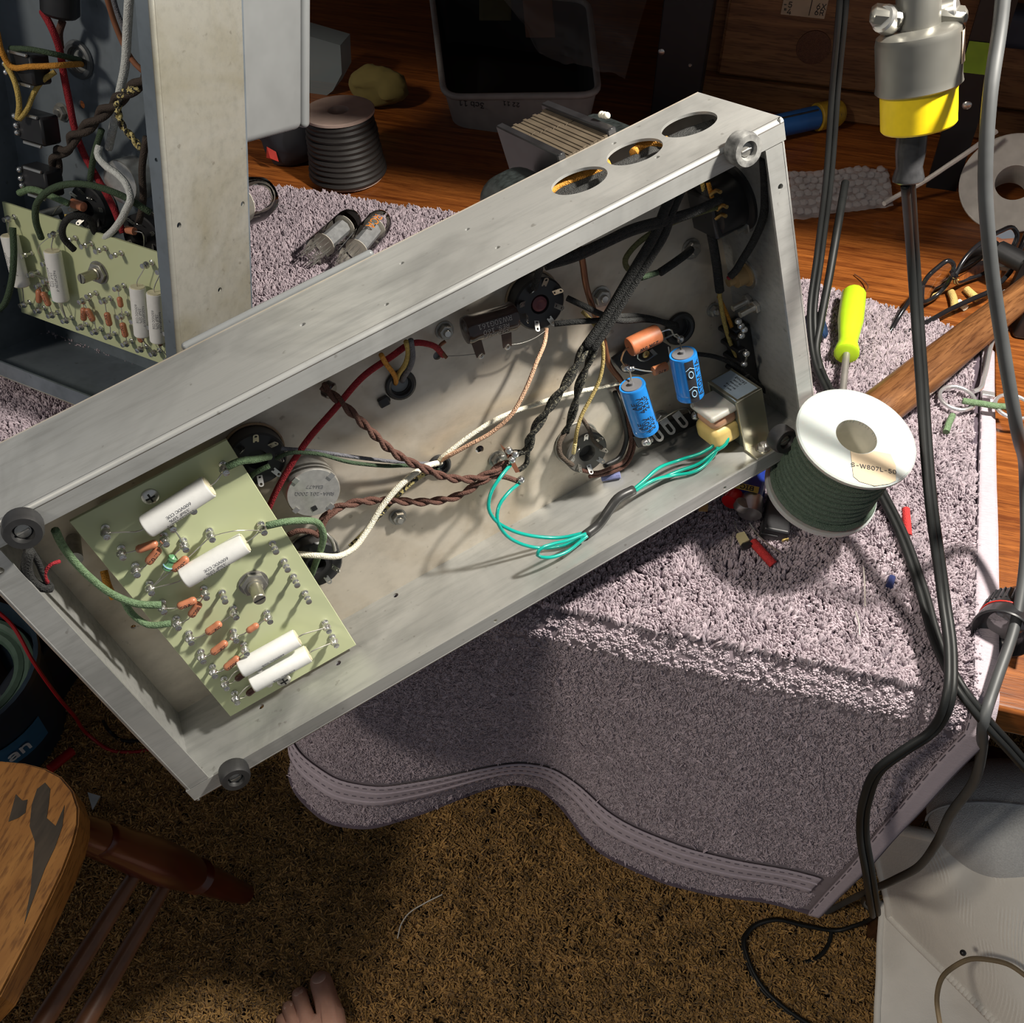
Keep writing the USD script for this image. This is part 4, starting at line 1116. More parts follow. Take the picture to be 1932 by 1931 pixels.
w1([(1008, 545, -.060), (1015, 520, -.055), (1022, 490, -.04)], .0030, W_BLACK)
w1([(1160, 725, -.070), (1178, 755, -.072), (1186, 800, -.072), (1190, 840, -.070), (1180, 868, -.068), (1150, 885, -.064), (1120, 893, -.060), (1098, 888, -.060)], .0019, W_BROWN)
w1([(1168, 725, -.071), (1184, 755, -.073), (1193, 810, -.073), (1196, 845, -.071), (1184, 875, -.068), (1150, 893, -.064), (1112, 900, -.060)], .0019, W_BROWN)
w1([(1160, 740, -.073), (1176, 790, -.074), (1182, 830, -.073), (1170, 862, -.071), (1140, 880, -.068)], .0024, SLEEVE)
# teal bias winding wires and sleeve
w1([(963, 878, -.056), (945, 900, -.050), (925, 935, -.046), (922, 960, -.044), (932, 980, -.043), (958, 998, -.042), (1010, 1013, -.040), (1060, 1015, -.036), (1104, 1006, -.032)], .0017, W_TEAL)
w1([(981, 912, -.056), (960, 930, -.050), (942, 955, -.046), (938, 980, -.043), (950, 1005, -.041), (980, 1026, -.040), (1025, 1035, -.038), (1070, 1028, -.035), (1106, 1010, -.032)], .0017, W_TEAL)
w1([(1105, 1008, -.024), (1070, 1021, -.022), (1038, 1029, -.020), (1018, 1038, -.019), (1014, 1048, -.019), (1030, 1053, -.019), (1064, 1045, -.020), (1108, 1012, -.023)], .0017, W_TEAL)
w1([(1104, 1011, -.032), (1130, 990, -.030), (1150, 962, -.030), (1165, 942, -.031), (1196, 925, -.032)], .0046, SLEEVE, name='shrink_sleeve')
w1([(1192, 927, -.032), (1215, 908, -.034), (1240, 886, -.038), (1285, 868, -.042), (1330, 852, -.034), (1348, 838, -.032), (1346, 815, -.034)], .0017, W_GY)
w1([(1194, 928, -.031), (1225, 914, -.034), (1280, 890, -.036), (1320, 875, -.038), (1350, 852, -.030), (1370, 838, -.028), (1374, 812, -.032)], .0017, W_GY)
w1([(1195, 930, -.030), (1230, 908, -.031), (1270, 898, -.034), (1312, 890, -.036), (1340, 868, -.030), (1353, 848, -.030), (1352, 818, -.034)], .0017, W_GY)
# right-hand wiring
w1([(1325, 345, -.050), (1336, 400, -.056), (1346, 455, -.060), (1352, 510, -.062), (1358, 560, -.064), (1368, 615, -.066), (1388, 670, -.066), (1402, 692, -.064)], .0021, W_YELLOW)
w1([(1356, 560, -.066), (1374, 600, -.067), (1392, 650, -.067), (1404, 686, -.066)], .0020, W_ORANGE)
w1([(1336, 345, -.046), (1344, 375, -.044), (1352, 400, -.044)], .0020, W_ORANGE)
w1([(1342, 440, -.058), (1352, 500, -.060), (1358, 550, -.062)], .0042, W_BLACK, name='shrink_sleeve')
w1([(1325, 335, -.052), (1330, 360, -.052), (1338, 410, -.050)], .0036, W_BLACK, name='shrink_sleeve')
w1([(1440, 300, -.02), (1443, 350, -.022), (1440, 410, -.024), (1422, 455, -.03), (1400, 492, -.038), (1386, 514, -.042), (1378, 522, -.044)], .0034, W_BLACK)
w1([(1378, 522, -.044), (1374, 526, -.045)], .0020, W_RED)
w1([(1310, 668, -.070), (1350, 674, -.066), (1395, 695, -.060), (1425, 722, -.056), (1445, 740, -.056)], .0022, W_BLACK)
w1([(1352, 392, -.030), (1310, 405, -.03), (1270, 420, -.030), (1230, 440, -.032), (1195, 468, -.038), (1180, 490, -.044), (1185, 508, -.050), (1215, 518, -.054)], .0024, cloth('wire_olive', (.09, .095, .035)))
for k, o in enumerate((0, 7)):
    w1([(1030, 496 + o, -.020), (1090, 478 + o, -.022), (1140, 456 + o * .8, -.024), (1190, 432 + o, -.026), (1250, 415 + o, -.028), (1310, 398 + o * .5, -.028), (1360, 376, -.028)], .0034, W_BLACK)
w1([(1245, 515, -.052), (1270, 498, -.054), (1292, 482, -.058), (1303, 472, -.066)], .0036, W_BLACK, name='shrink_sleeve')
w1([(1210, 525, -.050), (1240, 515, -.052)], .0026, W_DKGREEN)
w1([(719, 670, -.050), (727, 685, -.054), (742, 705, -.060), (747, 718, -.070), (744, 728, -.088)], .0021, W_ORANGE)
w1([(766, 645, -.046), (770, 665, -.050), (766, 685, -.056), (753, 705, -.066), (748, 722, -.088)], .0021, W_YELLOW)
w1([(775, 642, -.046), (779, 672, -.050), (775, 690, -.056), (763, 710, -.068), (758, 724, -.088)], .0023, W_GREY)
w1([(840, 645, -.070), (828, 655, -.069), (843, 676, -.066)], .0016, COPPER)
w1([(845, 673, -.064), (870, 672, -.062), (905, 668, -.060)], .0005, DULL, name='component_lead', n=6)
w1([(958, 652, -.060), (985, 648, -.060), (1012, 637, -.060), (1030, 624, -.061)], .0005, DULL, name='component_lead', n=6)
w1([(545, 1010, -.06), (560, 1003, -.058), (585, 1004, -.057), (600, 1012, -.06)], .0024, W_BROWN)
w1([(612, 1005, -.060), (625, 1018, -.058), (632, 1040, -.058)], .0016, DULL, n=6)
w1([(635, 965, -.062), (612, 985, -.060), (612, 1025, -.056)], .0022, W_BROWN)
# hook-up under the left lip
w1([(55, 1040, .000), (50, 1070, -.002), (58, 1095, -.004), (75, 1108, -.006), (97, 1110, -.008)], .0036, W_BLACK)
w1([(58, 1038, -.001), (72, 1062, -.004), (84, 1090, -.006), (92, 1104, -.008)], .0022, W_BLACK)
w1([(90, 1100, -.006), (84, 1085, -.005), (96, 1066, -.005), (113, 1060, -.007)], .0014, W_RED)
w1([(196, 1078, -.060), (203, 1105, -.055), (215, 1130, -.052)], .0030, W_ORANGE, name='wire')
part(C1, 'cloth_scrap', tube(F1.path([(1135, 903, -.070), (1170, 897, -.068)]), .0024, 8), mat('blue_tubing', (.16, .18, .36), .8, bump=.4))
# terminals at the left behind the board
part(C1, 'standoff_post', cyl(c1(138, 1019), c1(138, 1019) + LZ * .02, .004, 14), DULL)

# transformers and can on the far side
LAM = mat('lamination', (.062, .045, .028), .75, .0, var=.25, scale=40, col2=(.095, .072, .046))
part(C1, 'power_transformer', rbox(V(.022, .108, -.150), V(.150, .203, -.0790), .006, 4), BLACK)
ot = part(C1, 'output_transformer', cbox(V(.060, .004, -.158), V(.088, .105, -.0800), .001), BLACK)
for k in range(12):
    x = .0605 + k * .00235; dz = .0008 * ((k * 5) % 3)
    for (z0, z1) in ((-.1605 + dz, -.1215 - k * .0012), (-.1205 - k * .0012, -.0795)):
        part(ot, 'lamination', cbox(V(x, -.0010 + .0004 * ((k * 7) % 3), z0), V(x + .00225, .01, z1), .0001), LAM)
part(ot, 'frame_channel', cbox(V(.0882, -.0036, -.165), V(.0935, .105, -.0790), .0008), BLACK)
part(ot, 'frame_channel', cbox(V(.0545, -.0036, -.165), V(.0605, .105, -.0790), .0008), BLACK)
part(ot, 'end_bell', rbox(V(.0922, .008, -.135), V(.1330, .095, -.0800), .016, 7), mat('bell_black', (.02, .025, .025), .35, var=.5, scale=300))
part(ot, 'end_bell', rbox(V(.030, .008, -.150), V(.0558, .095, -.0800), .010, 6), '/World/Looks/bell_black')
part(ot, 'bolt_head', lathe([(.0042, 0), (.004, .0012), (.002, .0018)], F1.on(1021, 293, .0065, 1), -LY + LX * .5, 16), STEEL)
CANM = mat('grey_enamel', (.20, .21, .215), .38, var=.05)
cn = part(C1, 'transformer_can', rbox(V(.197, .031, -.1600), V(.330, .170, -.0787), .006, 6), CANM)
part(cn, 'can_lid', rbox(V(.197, .031, -.1665), V(.330, .170, -.1610), .0026, 4), CANM)

for pts_ in ([(1030, 366), (1050, 352), (1090, 335), (1132, 318), (1150, 310)], [(1196, 290), (1212, 276), (1235, 270), (1258, 268)]):
    part(C1, 'wire', tube([F1.on(u, v, .0065, 1) for u, v in pts_], .0030, 10), W_ORANGE, smooth=True)
for pts_ in ([(1010, 390), (1060, 370), (1120, 345), (1180, 322), (1240, 290), (1300, 262), (1350, 245)], [(1030, 405), (1100, 372), (1170, 338), (1240, 308), (1310, 270), (1360, 250)]):
    part(C1, 'shrink_sleeve', tube([F1.on(u, v, .0125, 1) for u, v in pts_], .0058, 12), W_BLACK, smooth=True)  # black sleeves added behind the wall holes so their inside looks dark

# ------------------------------------------------------------------ second chassis of the same make, stood on its short end
C2 = thing('amplifier_chassis', 'second aluminium amplifier chassis standing upright on its end at the left', 'chassis', frame=F2)
c2 = lambda u, v, h=-CHD: F2.on(u, v, h)
PH2 = lambda u, v, r: (*c2(u, v)[:2], r)
ob = lambda u, v: F2.on(u, v, CHW, 1)
bh = [(ob(458, 386)[0], ob(458, 386)[2], .0019), (ob(338, 426)[0], ob(338, 426)[2], .0019), (ob(415, 548)[0], ob(415, 548)[2], .0019)]
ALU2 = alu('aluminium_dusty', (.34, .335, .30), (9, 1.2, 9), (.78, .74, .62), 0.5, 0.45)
ALU3 = alu('aluminium_shade_tint', (.20, .235, .27), (3, 3, 3), (.72, .74, .74), 0.5, 0.45)  # same metal, with the cool shade on inner faces and lips put into its colour
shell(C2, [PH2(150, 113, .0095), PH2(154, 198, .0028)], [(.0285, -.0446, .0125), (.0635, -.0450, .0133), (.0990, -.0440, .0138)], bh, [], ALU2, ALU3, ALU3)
board(C2, (0, -.023, 0))
grommet(C2, c2(150, 113), .0125, mat('grommet_grey', (.09, .10, .11), .45))
pc = F2.on(226, 345, -CHD + .0175); pc[2] = -CHD
pot2 = part(C2, 'potentiometer', lathe([(.0150, 0), (.0152, .003), (.0152, .0165), (.0146, .0175)], pc, LZ, 44), POTM)
for u, v, r in ((118, 212, .0052),):
    nut(C2, c2(u, v), r=r)
for u, v, rr, rt in ((165, 395, .017, .2), (265, 450, .017, .5)):
    s = F2.on(u, v, -CHD + .012); s[2] = -CHD
    tube_socket(C2, s, rt, 'hole', rr, .012, DULL)
# filter capacitor can seen from below, terminal blocks along the far wall
A, B = F2.on(110, 0, -.050), F2.on(112, 28, -.050)
part(C2, 'capacitor_body', cyl(F2.on(112, -30, -.055), F2.on(114, 30, -.055), .012, 22, .002), BLACK)
for (u, v) in ((40, 125), (60, 240), (68, 340)):
    q = F2.on(u, v, -.040)
    tb = part(C2, 'tube_shield', cbox(q + V(-.009, -.010, -.012), q + V(.010, .014, .004), .0015), BLACK)
    part(tb, 'spring_clip', cat(cbox(q + V(-.010, -.004, .004), q + V(-.008, .012, .006), .0003), cbox(q + V(.009, -.004, .004), q + V(.011, .012, .006), .0003)), STEEL)
    part(tb, 'solder_joint', cat(*[trimesh.creation.icosphere(1, .0022).apply_translation(q + V(dx, -.009, .005)) for dx in (-.006, 0, .005)]), SOLDER)
def w2(pts, r, m, name='wire', **k): return wire(C2, pts, r, m, F2, name, **k)
w2([(80, 22, -.050), (95, 48, -.048), (110, 85, -.052), (120, 140, -.056), (132, 200, -.058), (140, 240, -.058), (160, 295, -.058), (180, 330, -.058), (215, 395, -.056), (232, 440, -.056)], .0034, W_RED)
w2([(118, 40, -.062), (112, 60, -.062), (114, 90, -.066)], .0034, W_BROWN)
w2([(-6, 60, -.03), (4, 100, -.03), (16, 122, -.032), (60, 126, -.034), (110, 124, -.040), (140, 122, -.055), (155, 122, -.085)], .0028, W_ORANGE)
w2([(20, 92, -.036), (60, 94, -.036), (100, 102, -.042), (135, 110, -.056), (152, 114, -.085)], .0026, W_DKGREEN)
w2([(33, 226, -.030), (36, 195, -.030), (26, 150, -.032), (10, 120, -.034)], .0026, W_YELLOW)
w2([(36, 226, -.030), (52, 205, -.034), (62, 180, -.040), (78, 155, -.044), (104, 136, -.050)], .0026, W_YELLOW)
w2([(244, -10, -.040), (240, 60, -.046), (236, 125, -.050), (226, 175, -.054), (216, 230, -.060), (205, 280, -.066)], .0040, W_WHITE)
w2([(200, -10, -.045), (215, 40, -.050), (232, 82, -.052), (256, 122, -.050), (270, 135, -.05)], .0026, mat('wire_rust', (.22, .085, .04), .8))
w2([(212, -10, -.055), (222, 25, -.058), (236, 60, -.058)], .0022, W_GREY)
for s in twist(F2.path([(280, 140, -.040), (250, 168, -.042), (222, 190, -.044), (195, 212, -.046), (165, 240, -.046), (140, 258, -.046), (128, 282, -.048), (104, 292, -.050), (108, 330, -.054), (104, 355, -.058)]), .0024, .040):
    part(C2, 'twisted_wire', s, cloth('wire_umber', (.05, .036, .028)) if s is not None and not stage.GetPrimAtPath('/World/Looks/wire_umber') else '/World/Looks/wire_umber', smooth=True)
for s in twist(F2.path([(262, 165, -.040), (232, 178, -.040), (222, 205, -.042), (232, 240, -.044), (252, 262, -.046), (266, 285, -.046)]), .0014, .014):
    part(C2, 'twisted_wire', s, W_TRACE, smooth=True)
w2([(188, 275, -.050), (184, 290, -.048), (198, 312, -.044), (222, 330, -.040), (240, 352, -.036), (246, 370, -.034), (236, 400, -.036), (218, 430, -.042), (190, 456, -.048)], .0036, W_WHITE)
w2([(36, 365, -.036), (55, 358, -.036), (95, 370, -.034), (130, 385, -.038)], .0034, W_GREEN)
w2([(78, 450, -.033), (68, 420, -.028), (68, 390, -.025), (90, 362, -.024), (130, 348, -.025), (180, 352, -.028), (230, 370, -.034), (285, 402, -.044)], .0034, W_DKGREEN)
w2([(192, 245, -.05), (178, 290, -.05), (170, 340, -.054)], .0030, W_DKGREEN)
w2([(140, 472, -.034), (120, 450, -.028), (120, 425, -.026), (138, 408, -.028), (160, 410, -.034), (180, 440, -.046), (190, 456, -.05)], .0034, W_BLACK)
w2([(276, 260, -.045), (268, 320, -.047), (270, 380, -.05), (262, 420, -.052)], .0034, '/World/Looks/wire_umber')
w2([(24, 430, -.030), (26, 480, -.024), (20, 540, -.022), (8, 575, -.022), (-10, 590, -.024)], .0034, W_DKGREEN)
w2([(125, 405, -.050), (128, 425, -.048), (130, 435, -.048)], .0020, W_YELLOW)
A, B = F2.on(135, 383, -.045), F2.on(160, 392, -.045); ax = (B - A) / np.linalg.norm(B - A); L = np.linalg.norm(B - A)
part(C2, 'resistor', lathe([(.001, 0), (.0034, .001), (.0034, L - .001), (.001, L)], A, ax, 14), RESIS)
part(C2, 'component_lead', tube([A, F2.on(112, 390, -.046), F2.on(100, 405, -.05)], .0005, 6), LEAD)
part(C2, 'component_lead', tube([F2.on(250, 437, -.045), F2.on(268, 440, -.044), F2.on(272, 460, -.048), F2.on(268, 480, -.05)], .0005, 6), LEAD)
part(C2, 'resistor', tube([F2.on(240, 434, -.045), F2.on(254, 437, -.045)], .0028, 10), RESIS)
# grey can and glass tube behind
cn = part(C2, 'transformer_can', rbox(V(.13, .015, -.150), V(.251, .2110, -.0787), .006, 6), CANM)
part(cn, 'can_lid', rbox(V(.13, .015, -.159), V(.251, .2110, -.1510), .0035, 4), CANM)
GLASS = glass('tube_glass', tint=.975)
GETTER = mat('getter_mirror', (.05, .045, .045), .15, .7)
PLATE = mat('anode_grey', (.42, .43, .44), .35, .4, var=.2, scale=200)
MICA = mat('mica', (.62, .58, .5), .4)


def vacuum_tube(par, P0, ax, r, L, tip=True, pins=9, text_=None, shade=False, toward=V(0, 0, 1)):
    """glass envelope from base P0 along ax, with plate, micas, pins"""
    prof = [(r * .55, .002), (r * .9, .003), (r, .006), (r, L * .80), (r * .93, L * .88), (r * .72, L * .95), (r * .35, L * .99), (.0012, L)]
    if tip: prof += [(.0012, L + .004), (.0006, L + .006)]
    part(par, 'glass_envelope', lathe(prof, P0, ax, 32), GLASS, smooth=True)
    u, v, d = basis(ax)
    part(par, 'anode', lathe([(r * .60, L * .30), (r * .62, L * .31), (r * .62, L * .70), (r * .60, L * .71)], P0, ax, 8), PLATE)
    for h in (.27, .73):
        part(par, 'mica_spacer', lathe([(r * .9, L * h), (r * .9, L * h + .0006)], P0, ax, 20), MICA)
    if shade:
        part(par, 'getter_flash', lathe([(r * .97, L * .80), (r * .90, L * .87), (r * .69, L * .945), (r * .32, L * .982), (.001, L * .99)], P0, ax, 28, caps=False), GETTER)
    else:
        part(par, 'getter_ring', ringm(P0 + ax * L * .82, ax, r * .35, .0006, 16, 5), STEEL)
    for k in range(pins):
        a = k * 2 * np.pi / (pins + 1); q = P0 + r * .6 * (math.cos(a) * u + math.sin(a) * v)
        part(par, 'pin', cyl(q + ax * .003, q - ax * .007, .0006, 6), STEEL)
        part(par, 'support_wire', cyl(q + ax * .004, q + ax * L * .27, .0005, 5), DULL)
    if text_:
        part(par, 'tube_lettering', text_cyl(text_, .0078, P0, ax, r * 1.005, L * .66, toward, .0001, -1, 0.15), mat('orange_print', (.75, .22, .02), .5), smooth=False)


# glass tube plugged into the second chassis, its bulb lying against the towel side
q = F2.on(492, 372, .176, 1)
vt_ax = V(0, 0, -1)
g = V(q[0], q[1], -.0800)
LT = .076
part(C2, 'tube_envelope', lathe([(.012, 0), (.016, .006), (.0168, .03), (.0168, .054), (.0140, .067), (.007, .0745), (.001, LT)], g, vt_ax, 32), GLASS, smooth=True)
part(C2, 'tube_anode', lathe([(.009, .012), (.0095, .013), (.0095, .036), (.009, .037)], g, vt_ax, 10), PLATE)
part(C2, 'tube_mica', lathe([(.014, .038), (.014, .0386)], g, vt_ax, 20), MICA)
part(C2, 'getter_ring', ringm(g + V(.002, 0, -.046), V(1, 0, .3), .006, .0006, 16, 5), STEEL)
part(C2, 'tube_base', lathe([(.0150, -.002), (.0150, .010), (.012, .011)], g, vt_ax, 24), BLACK)

# two loose tubes
for nm, (b, t_), r, tx, sh, lab in ((0, ((588, 482), (672, 408)), .0125, None, True, 'glass vacuum tube with dark mirrored top lying on the towel, left of the pair'),
                                    (1, ((652, 497), (726, 408)), .0125, 'RCA', False, 'glass vacuum tube with orange lettering lying on the towel')):
    z = TOW + .004 + r
    A, B = onz(*b, z), onz(*t_, z)
    ax = (B - A) / np.linalg.norm(B - A); L = np.linalg.norm(B - A)
    vt = thing('vacuum_tube', lab, 'vacuum tube', A - V(0, 0, r), 'loose vacuum tubes')
    vacuum_tube(vt, A, ax, r, L, True, 9, tx, sh, toward=V(.35, -.55, .8))


# ------------------------------------------------------------------ spools of wire
def spool(nm, lab, C, n, rf, rh, L, tf, rw0, rw1, nturn, rwire, fm, wm, hub=None, group=None, top_label=None, z0=None):
    """C: centre of the upper flange face, n: axis pointing out of it"""
    n = n / np.linalg.norm(n)
    S = thing(nm, lab, 'wire spool', C - n * L, group)
    hole = lambda: None
    def flange(h0, h1): return lathe([(rh, h0), (rh, h1), (rh + .001, h1 + .0004), (rf - .0012, h1 + .0004), (rf, h1 - .0003), (rf, h0 + .0003), (rf - .0012, h0), (rh, h0)], C - n * L, n, 56, caps=False)
    part(S, 'flange', flange(L - tf, L), fm, smooth=30)
    part(S, 'flange', flange(0, tf), fm, smooth=30)
    part(S, 'hub', lathe([(rh + .0018, tf * .5), (rh + .0018, L - tf * .5), (rh, L - tf * .2), (rh, tf * .2), (rh + .0018, tf * .5)], C - n * L, n, 40, caps=False), hub or fm)
    zs = np.linspace(tf + rwire, L - tf - rwire, nturn)
    u, v, d = basis(n)
    for k, z in enumerate(zs):
        R = rw0 + (rw1 - rw0) * (k / max(1, nturn - 1)) + rng.normal(0, rwire * .12)
        tl = rng.normal(0, .012)
        dd = n + u * tl + v * rng.normal(0, .012)
        part(S, 'wire_turn', ringm(C - n * (L - z), dd, R, rwire, 48, 8), wm)
    part(S, 'wire_layer', lathe([(min(rw0, rw1) - rwire * .5, tf), (min(rw0, rw1) - rwire * .5, L - tf)], C - n * L, n, 40, caps=False), wm)
    return S


PLASW = mat('spool_white', (.36, .375, .365), .42, var=.02, subsurface_weight=.15, subsurface_scale=.004)
n = V(.143, -.097, .985); n /= np.linalg.norm(n)
Cc = V(.0992, .4594, .8245)
GW = cloth('cloth_green_wire', (.062, .095, .068), col2=(.095, .135, .098))
S = spool('wire_spool', 'white plastic spool of dark green cloth wire beside the chassis corner', Cc, n, .0383, .0131, .0593, .0027, .0325, .0306, 12, .0022, PLASW, GW, mat('hub_cream', (.60, .58, .50), .5))
part(S, 'wire_turn', ringm(Cc - n * (.0593 - .0060), n + V(.03, .02, 0), .0345, .0026, 48, 8), GW)
u = CR - n * np.dot(n, CR); u /= np.linalg.norm(u); v = np.cross(n, u)
def on_top(px, py):
    d = ray(px, py); k = ((Cc + n * .0006 - CAM) @ n) / (d @ n); return CAM + d * k
Lc = [on_top(*p) for p in ((1604, 848), (1618, 854), (1636, 853), (1650, 852), (1680, 858), (1690, 880), (1690, 908), (1680, 920), (1650, 918), (1622, 910), (1610, 900))]
Lc = [p if np.linalg.norm(p - Cc) < .0375 else Cc + (p - Cc) / np.linalg.norm(p - Cc) * .0375 for p in Lc]
lp = Polygon([((p - Cc) @ u, (p - Cc) @ v) for p in Lc]).difference(circle(0, 0, .0139))
part(S, 'paper_label', extr(lp, .0003, Cc + n * .0005, u, v, n), mat('cream_paper', (.44, .345, .235), .7, var=.04), smooth=False)
tx_ = on_top(1677, 890) - on_top(1615, 879)
part(S, 'label_lettering', text('S-W807L-50', .0031, on_top(1648, 885) + n * .0004, tx_, np.cross(n, tx_), .0001), BLKINK, smooth=False)

A = onz(648, 352, DESK)
Cb = V(A[0], A[1] + .018, DESK + .070)
spool('wire_spool', 'pink white spool of black wire standing on the wood behind the tubes', Cb + V(-.005, .006, 0), V(-.05, .06, 1), .0365, .0105, .070, .003, .0375, .0315, 11, .0036, mat('spool_pink', (.46, .34, .29), .5), mat('black_spool_wire', (.022, .019, .018), .55))

A = onz(1912, 415, DESK)
nW = V(-.18, -.62, .76); nW /= np.linalg.norm(nW)
Cw = ony(1914, 345, A[1] + .012)
WW = mat('white_wire', (.66, .63, .60), .5)
spool('wire_spool', 'white spool of white wire lying tilted at the right edge of the desk', Cw, nW, .0500, .0175, .045, .003, .030, .037, 9, .0026, mat('spool_white2', (.62, .60, .57), .45), WW)
wz = DESK + .012
solo('loose_wire', 'white wire trailing from the white spool to the bubble wrap', 'wire', tube([onz(1668, 385, wz), onz(1690, 372, wz + .002), onz(1740, 345, wz + .016), onz(1790, 312, wz + .034), onz(1830, 285, wz + .048), onz(1880, 248, wz + .062)], .0025, 8), WW)

# ------------------------------------------------------------------ small tools
SZ = TOW + .0058
# lime screwdriver
zt = SZ + .0105
A, B = onz(1611, 556, zt), onz(1597, 668, zt); ax = (B - A) / np.linalg.norm(B - A); L = np.linalg.norm(B - A)
LIME = mat('lime_plastic', (.50, .78, .02), .38, var=.04, subsurface_weight=.1, subsurface_scale=.003)
sd = thing('screwdriver', 'lime green handled screwdriver lying on the towel', 'screwdriver', A)
part(sd, 'handle', lathe([(.004, -.0035), (.0085, -.0025), (.0105, .001), (.0108, L * .25), (.0108, L * .45), (.0088, L * .68), (.0078, L * .82), (.0092, L * .90), (.0103, L * .955), (.0103, L), (.008, L + .001)], A, ax, 14), LIME)
E_ = onz(1588, 760, SZ + .004)
part(sd, 'shaft', lathe([(.0030, 0), (.0030, np.linalg.norm(E_ - B)), (.0022, np.linalg.norm(E_ - B) + .004)], B - ax * .001, (E_ - B), 14), mat('shaft_grey', (.40, .38, .35), .4, .7))
# blue ribbed cap behind the cord
q = onz(1538, 618, SZ + .008)
kn = thing('ribbed_knob', 'small dark blue ribbed knob half hidden behind the hanging cord', 'knob', q)
part(kn, 'knob_body', lathe([(.0105, -.008), (.0115, -.006), (.0115, .006), (.0095, .008)], q, V(.8, .1, .5), 24), mat('navy_plastic', (.02, .045, .12), .4))
for k in range(4): part(kn, 'rib', ringm(q + V(.8, .1, .5) / .95 * (-.004 + k * .003), V(.8, .1, .5), .0116, .0006, 24, 5), '/World/Looks/navy_plastic')

# hammer
zt = SZ + .018
H0, H1, H2, H3 = onz(1622, 800, zt), onz(1700, 740, zt), onz(1800, 660, zt + .003), onz(1930, 556, zt + .006)
HWOOD = wood('hammer_wood', (.085, .030, .010), (.30, .135, .050), (1.5, 14, 14), 7.0, .38, 40.0, turn=math.atan2(H3[1] - H1[1], H3[0] - H1[0]))
H4 = H3 + (H3 - H2) / np.linalg.norm(H3 - H2) * .04
hm = thing('hammer', 'hammer with worn brown wooden handle resting on the towel at the right', 'hammer', H2 - V(0, 0, .018))
Cv = spline([H0, H1, H2, H3, H4], .006); s_ = np.linspace(0, 1, len(Cv))
part(hm, 'handle', sweep(Cv, np.interp(s_, [0, .03, .1, .3, .55, .8, 1], [.008, .014, .0168, .0170, .0148, .0130, .0125]), 18, flat=.8, nrm=V(0, 0, 1)), HWOOD, smooth=True)
hd = (H4 - H3) / np.linalg.norm(H4 - H3)
sdv = np.cross(hd, V(0, 0, 1)); sdv /= np.linalg.norm(sdv)
part(hm, 'head', cat(hull([H4 + sdv * a_ + hd * b_ + V(0, 0, c_) for a_ in (-.02, .02) for b_ in (-.011, .013) for c_ in (-.014, .014)]), cyl(H4 + sdv * .019, H4 + sdv * .055, .013, 20, .002), cyl(H4 - sdv * .019, H4 - sdv * .05, .009, 16, .002)), mat('forged_black', (.025, .025, .027), .45, .6))

# hemostat clamp
CH = mat('chrome', (.78, .78, .80), .28, .8)
zt = SZ + .003
hs = thing('locking_forceps', 'chrome locking forceps with finger rings lying on the towel', 'forceps', onz(1850, 735, SZ))
rc = onz(1806, 752, zt); rr_ = np.linalg.norm(onz(1838, 752, zt) - rc)
part(hs, 'finger_ring', ringm(rc, V(0, 0, 1), rr_, .0016, 36, 8), CH)
part(hs, 'arm', tube([onz(1836, 740, zt), onz(1848, 735, zt), onz(1856, 715, zt), onz(1868, 660, zt), onz(1888, 590, zt + .002), onz(1896, 550, zt + .003)], .0020, 8), CH)
part(hs, 'ratchet', cbox(onz(1853, 742, zt) + V(-.0005, -.004, -.002), onz(1866, 745, zt) + V(.004, .002, .002), .0006), CH)
rc2 = onz(1912, 768, zt + .002)
part(hs, 'finger_ring', ringm(rc2, V(0, 0, 1), rr_, .0016, 36, 8), CH)
part(hs, 'arm', tube([onz(1898, 742, zt + .002), onz(1896, 715, zt + .003), onz(1896, 650, zt + .004), onz(1900, 590, zt + .004), onz(1904, 550, zt + .004)], .0020, 8), CH)

# eyeglasses
EB = mat('spectacle_black', (.012, .012, .014), .15, coat_weight=.6)
zg = DESK + .004
eg = thing('eyeglasses', 'black framed eyeglasses lying folded at the back edge of the towel', 'eyeglasses', onz(1790, 520, DESK))
Zp = lambda x, y, h: onz(1560 + x / 5.19, 360 + y / 5.19, DESK + h)
l1 = [Zp(*p) for p in ((935, 930, .018), (985, 850, .026), (1080, 760, .034), (1190, 688, .040), (1240, 725, .036), (1215, 850, .026), (1130, 975, .014), (1020, 1065, .008), (940, 1090, .010))]
l2 = [Zp(*p) for p in ((1250, 850, .026), (1330, 700, .036), (1440, 570, .044), (1560, 480, .048), (1700, 400, .050), (1820, 365, .050), (1865, 430, .044), (1820, 570, .032), (1720, 700, .020), (1560, 800, .010), (1380, 870, .008), (1270, 905, .014))]
for l_ in (l1, l2):
    part(eg, 'rim', sweep(spline(l_ + [l_[0]], .003), .0021, 10), EB, smooth=True)
    P_ = np.array(l_); c_ = P_.mean(0)
    fan = tm(np.vstack([P_, c_ + V(0, -.002, .003)]), [[i, (i + 1) % len(P_), len(P_)] for i in range(len(P_))])
    part(eg, 'lens', fan, glass('lens_glass', tint=.97, rough=.01) if l_ is l1 else '/World/Looks/lens_glass', smooth=True)
part(eg, 'bridge', tube([Zp(1225, 800, .032), Zp(1245, 835, .034), Zp(1262, 840, .032)], .0024, 8), EB)
part(eg, 'temple', sweep(spline([Zp(935, 930, .018), Zp(860, 1010, .022), Zp(760, 1150, .020), Zp(690, 1260, .014), Zp(640, 1350, .010), Zp(595, 1420, .006)], .003), .0022, 10), EB, smooth=True)
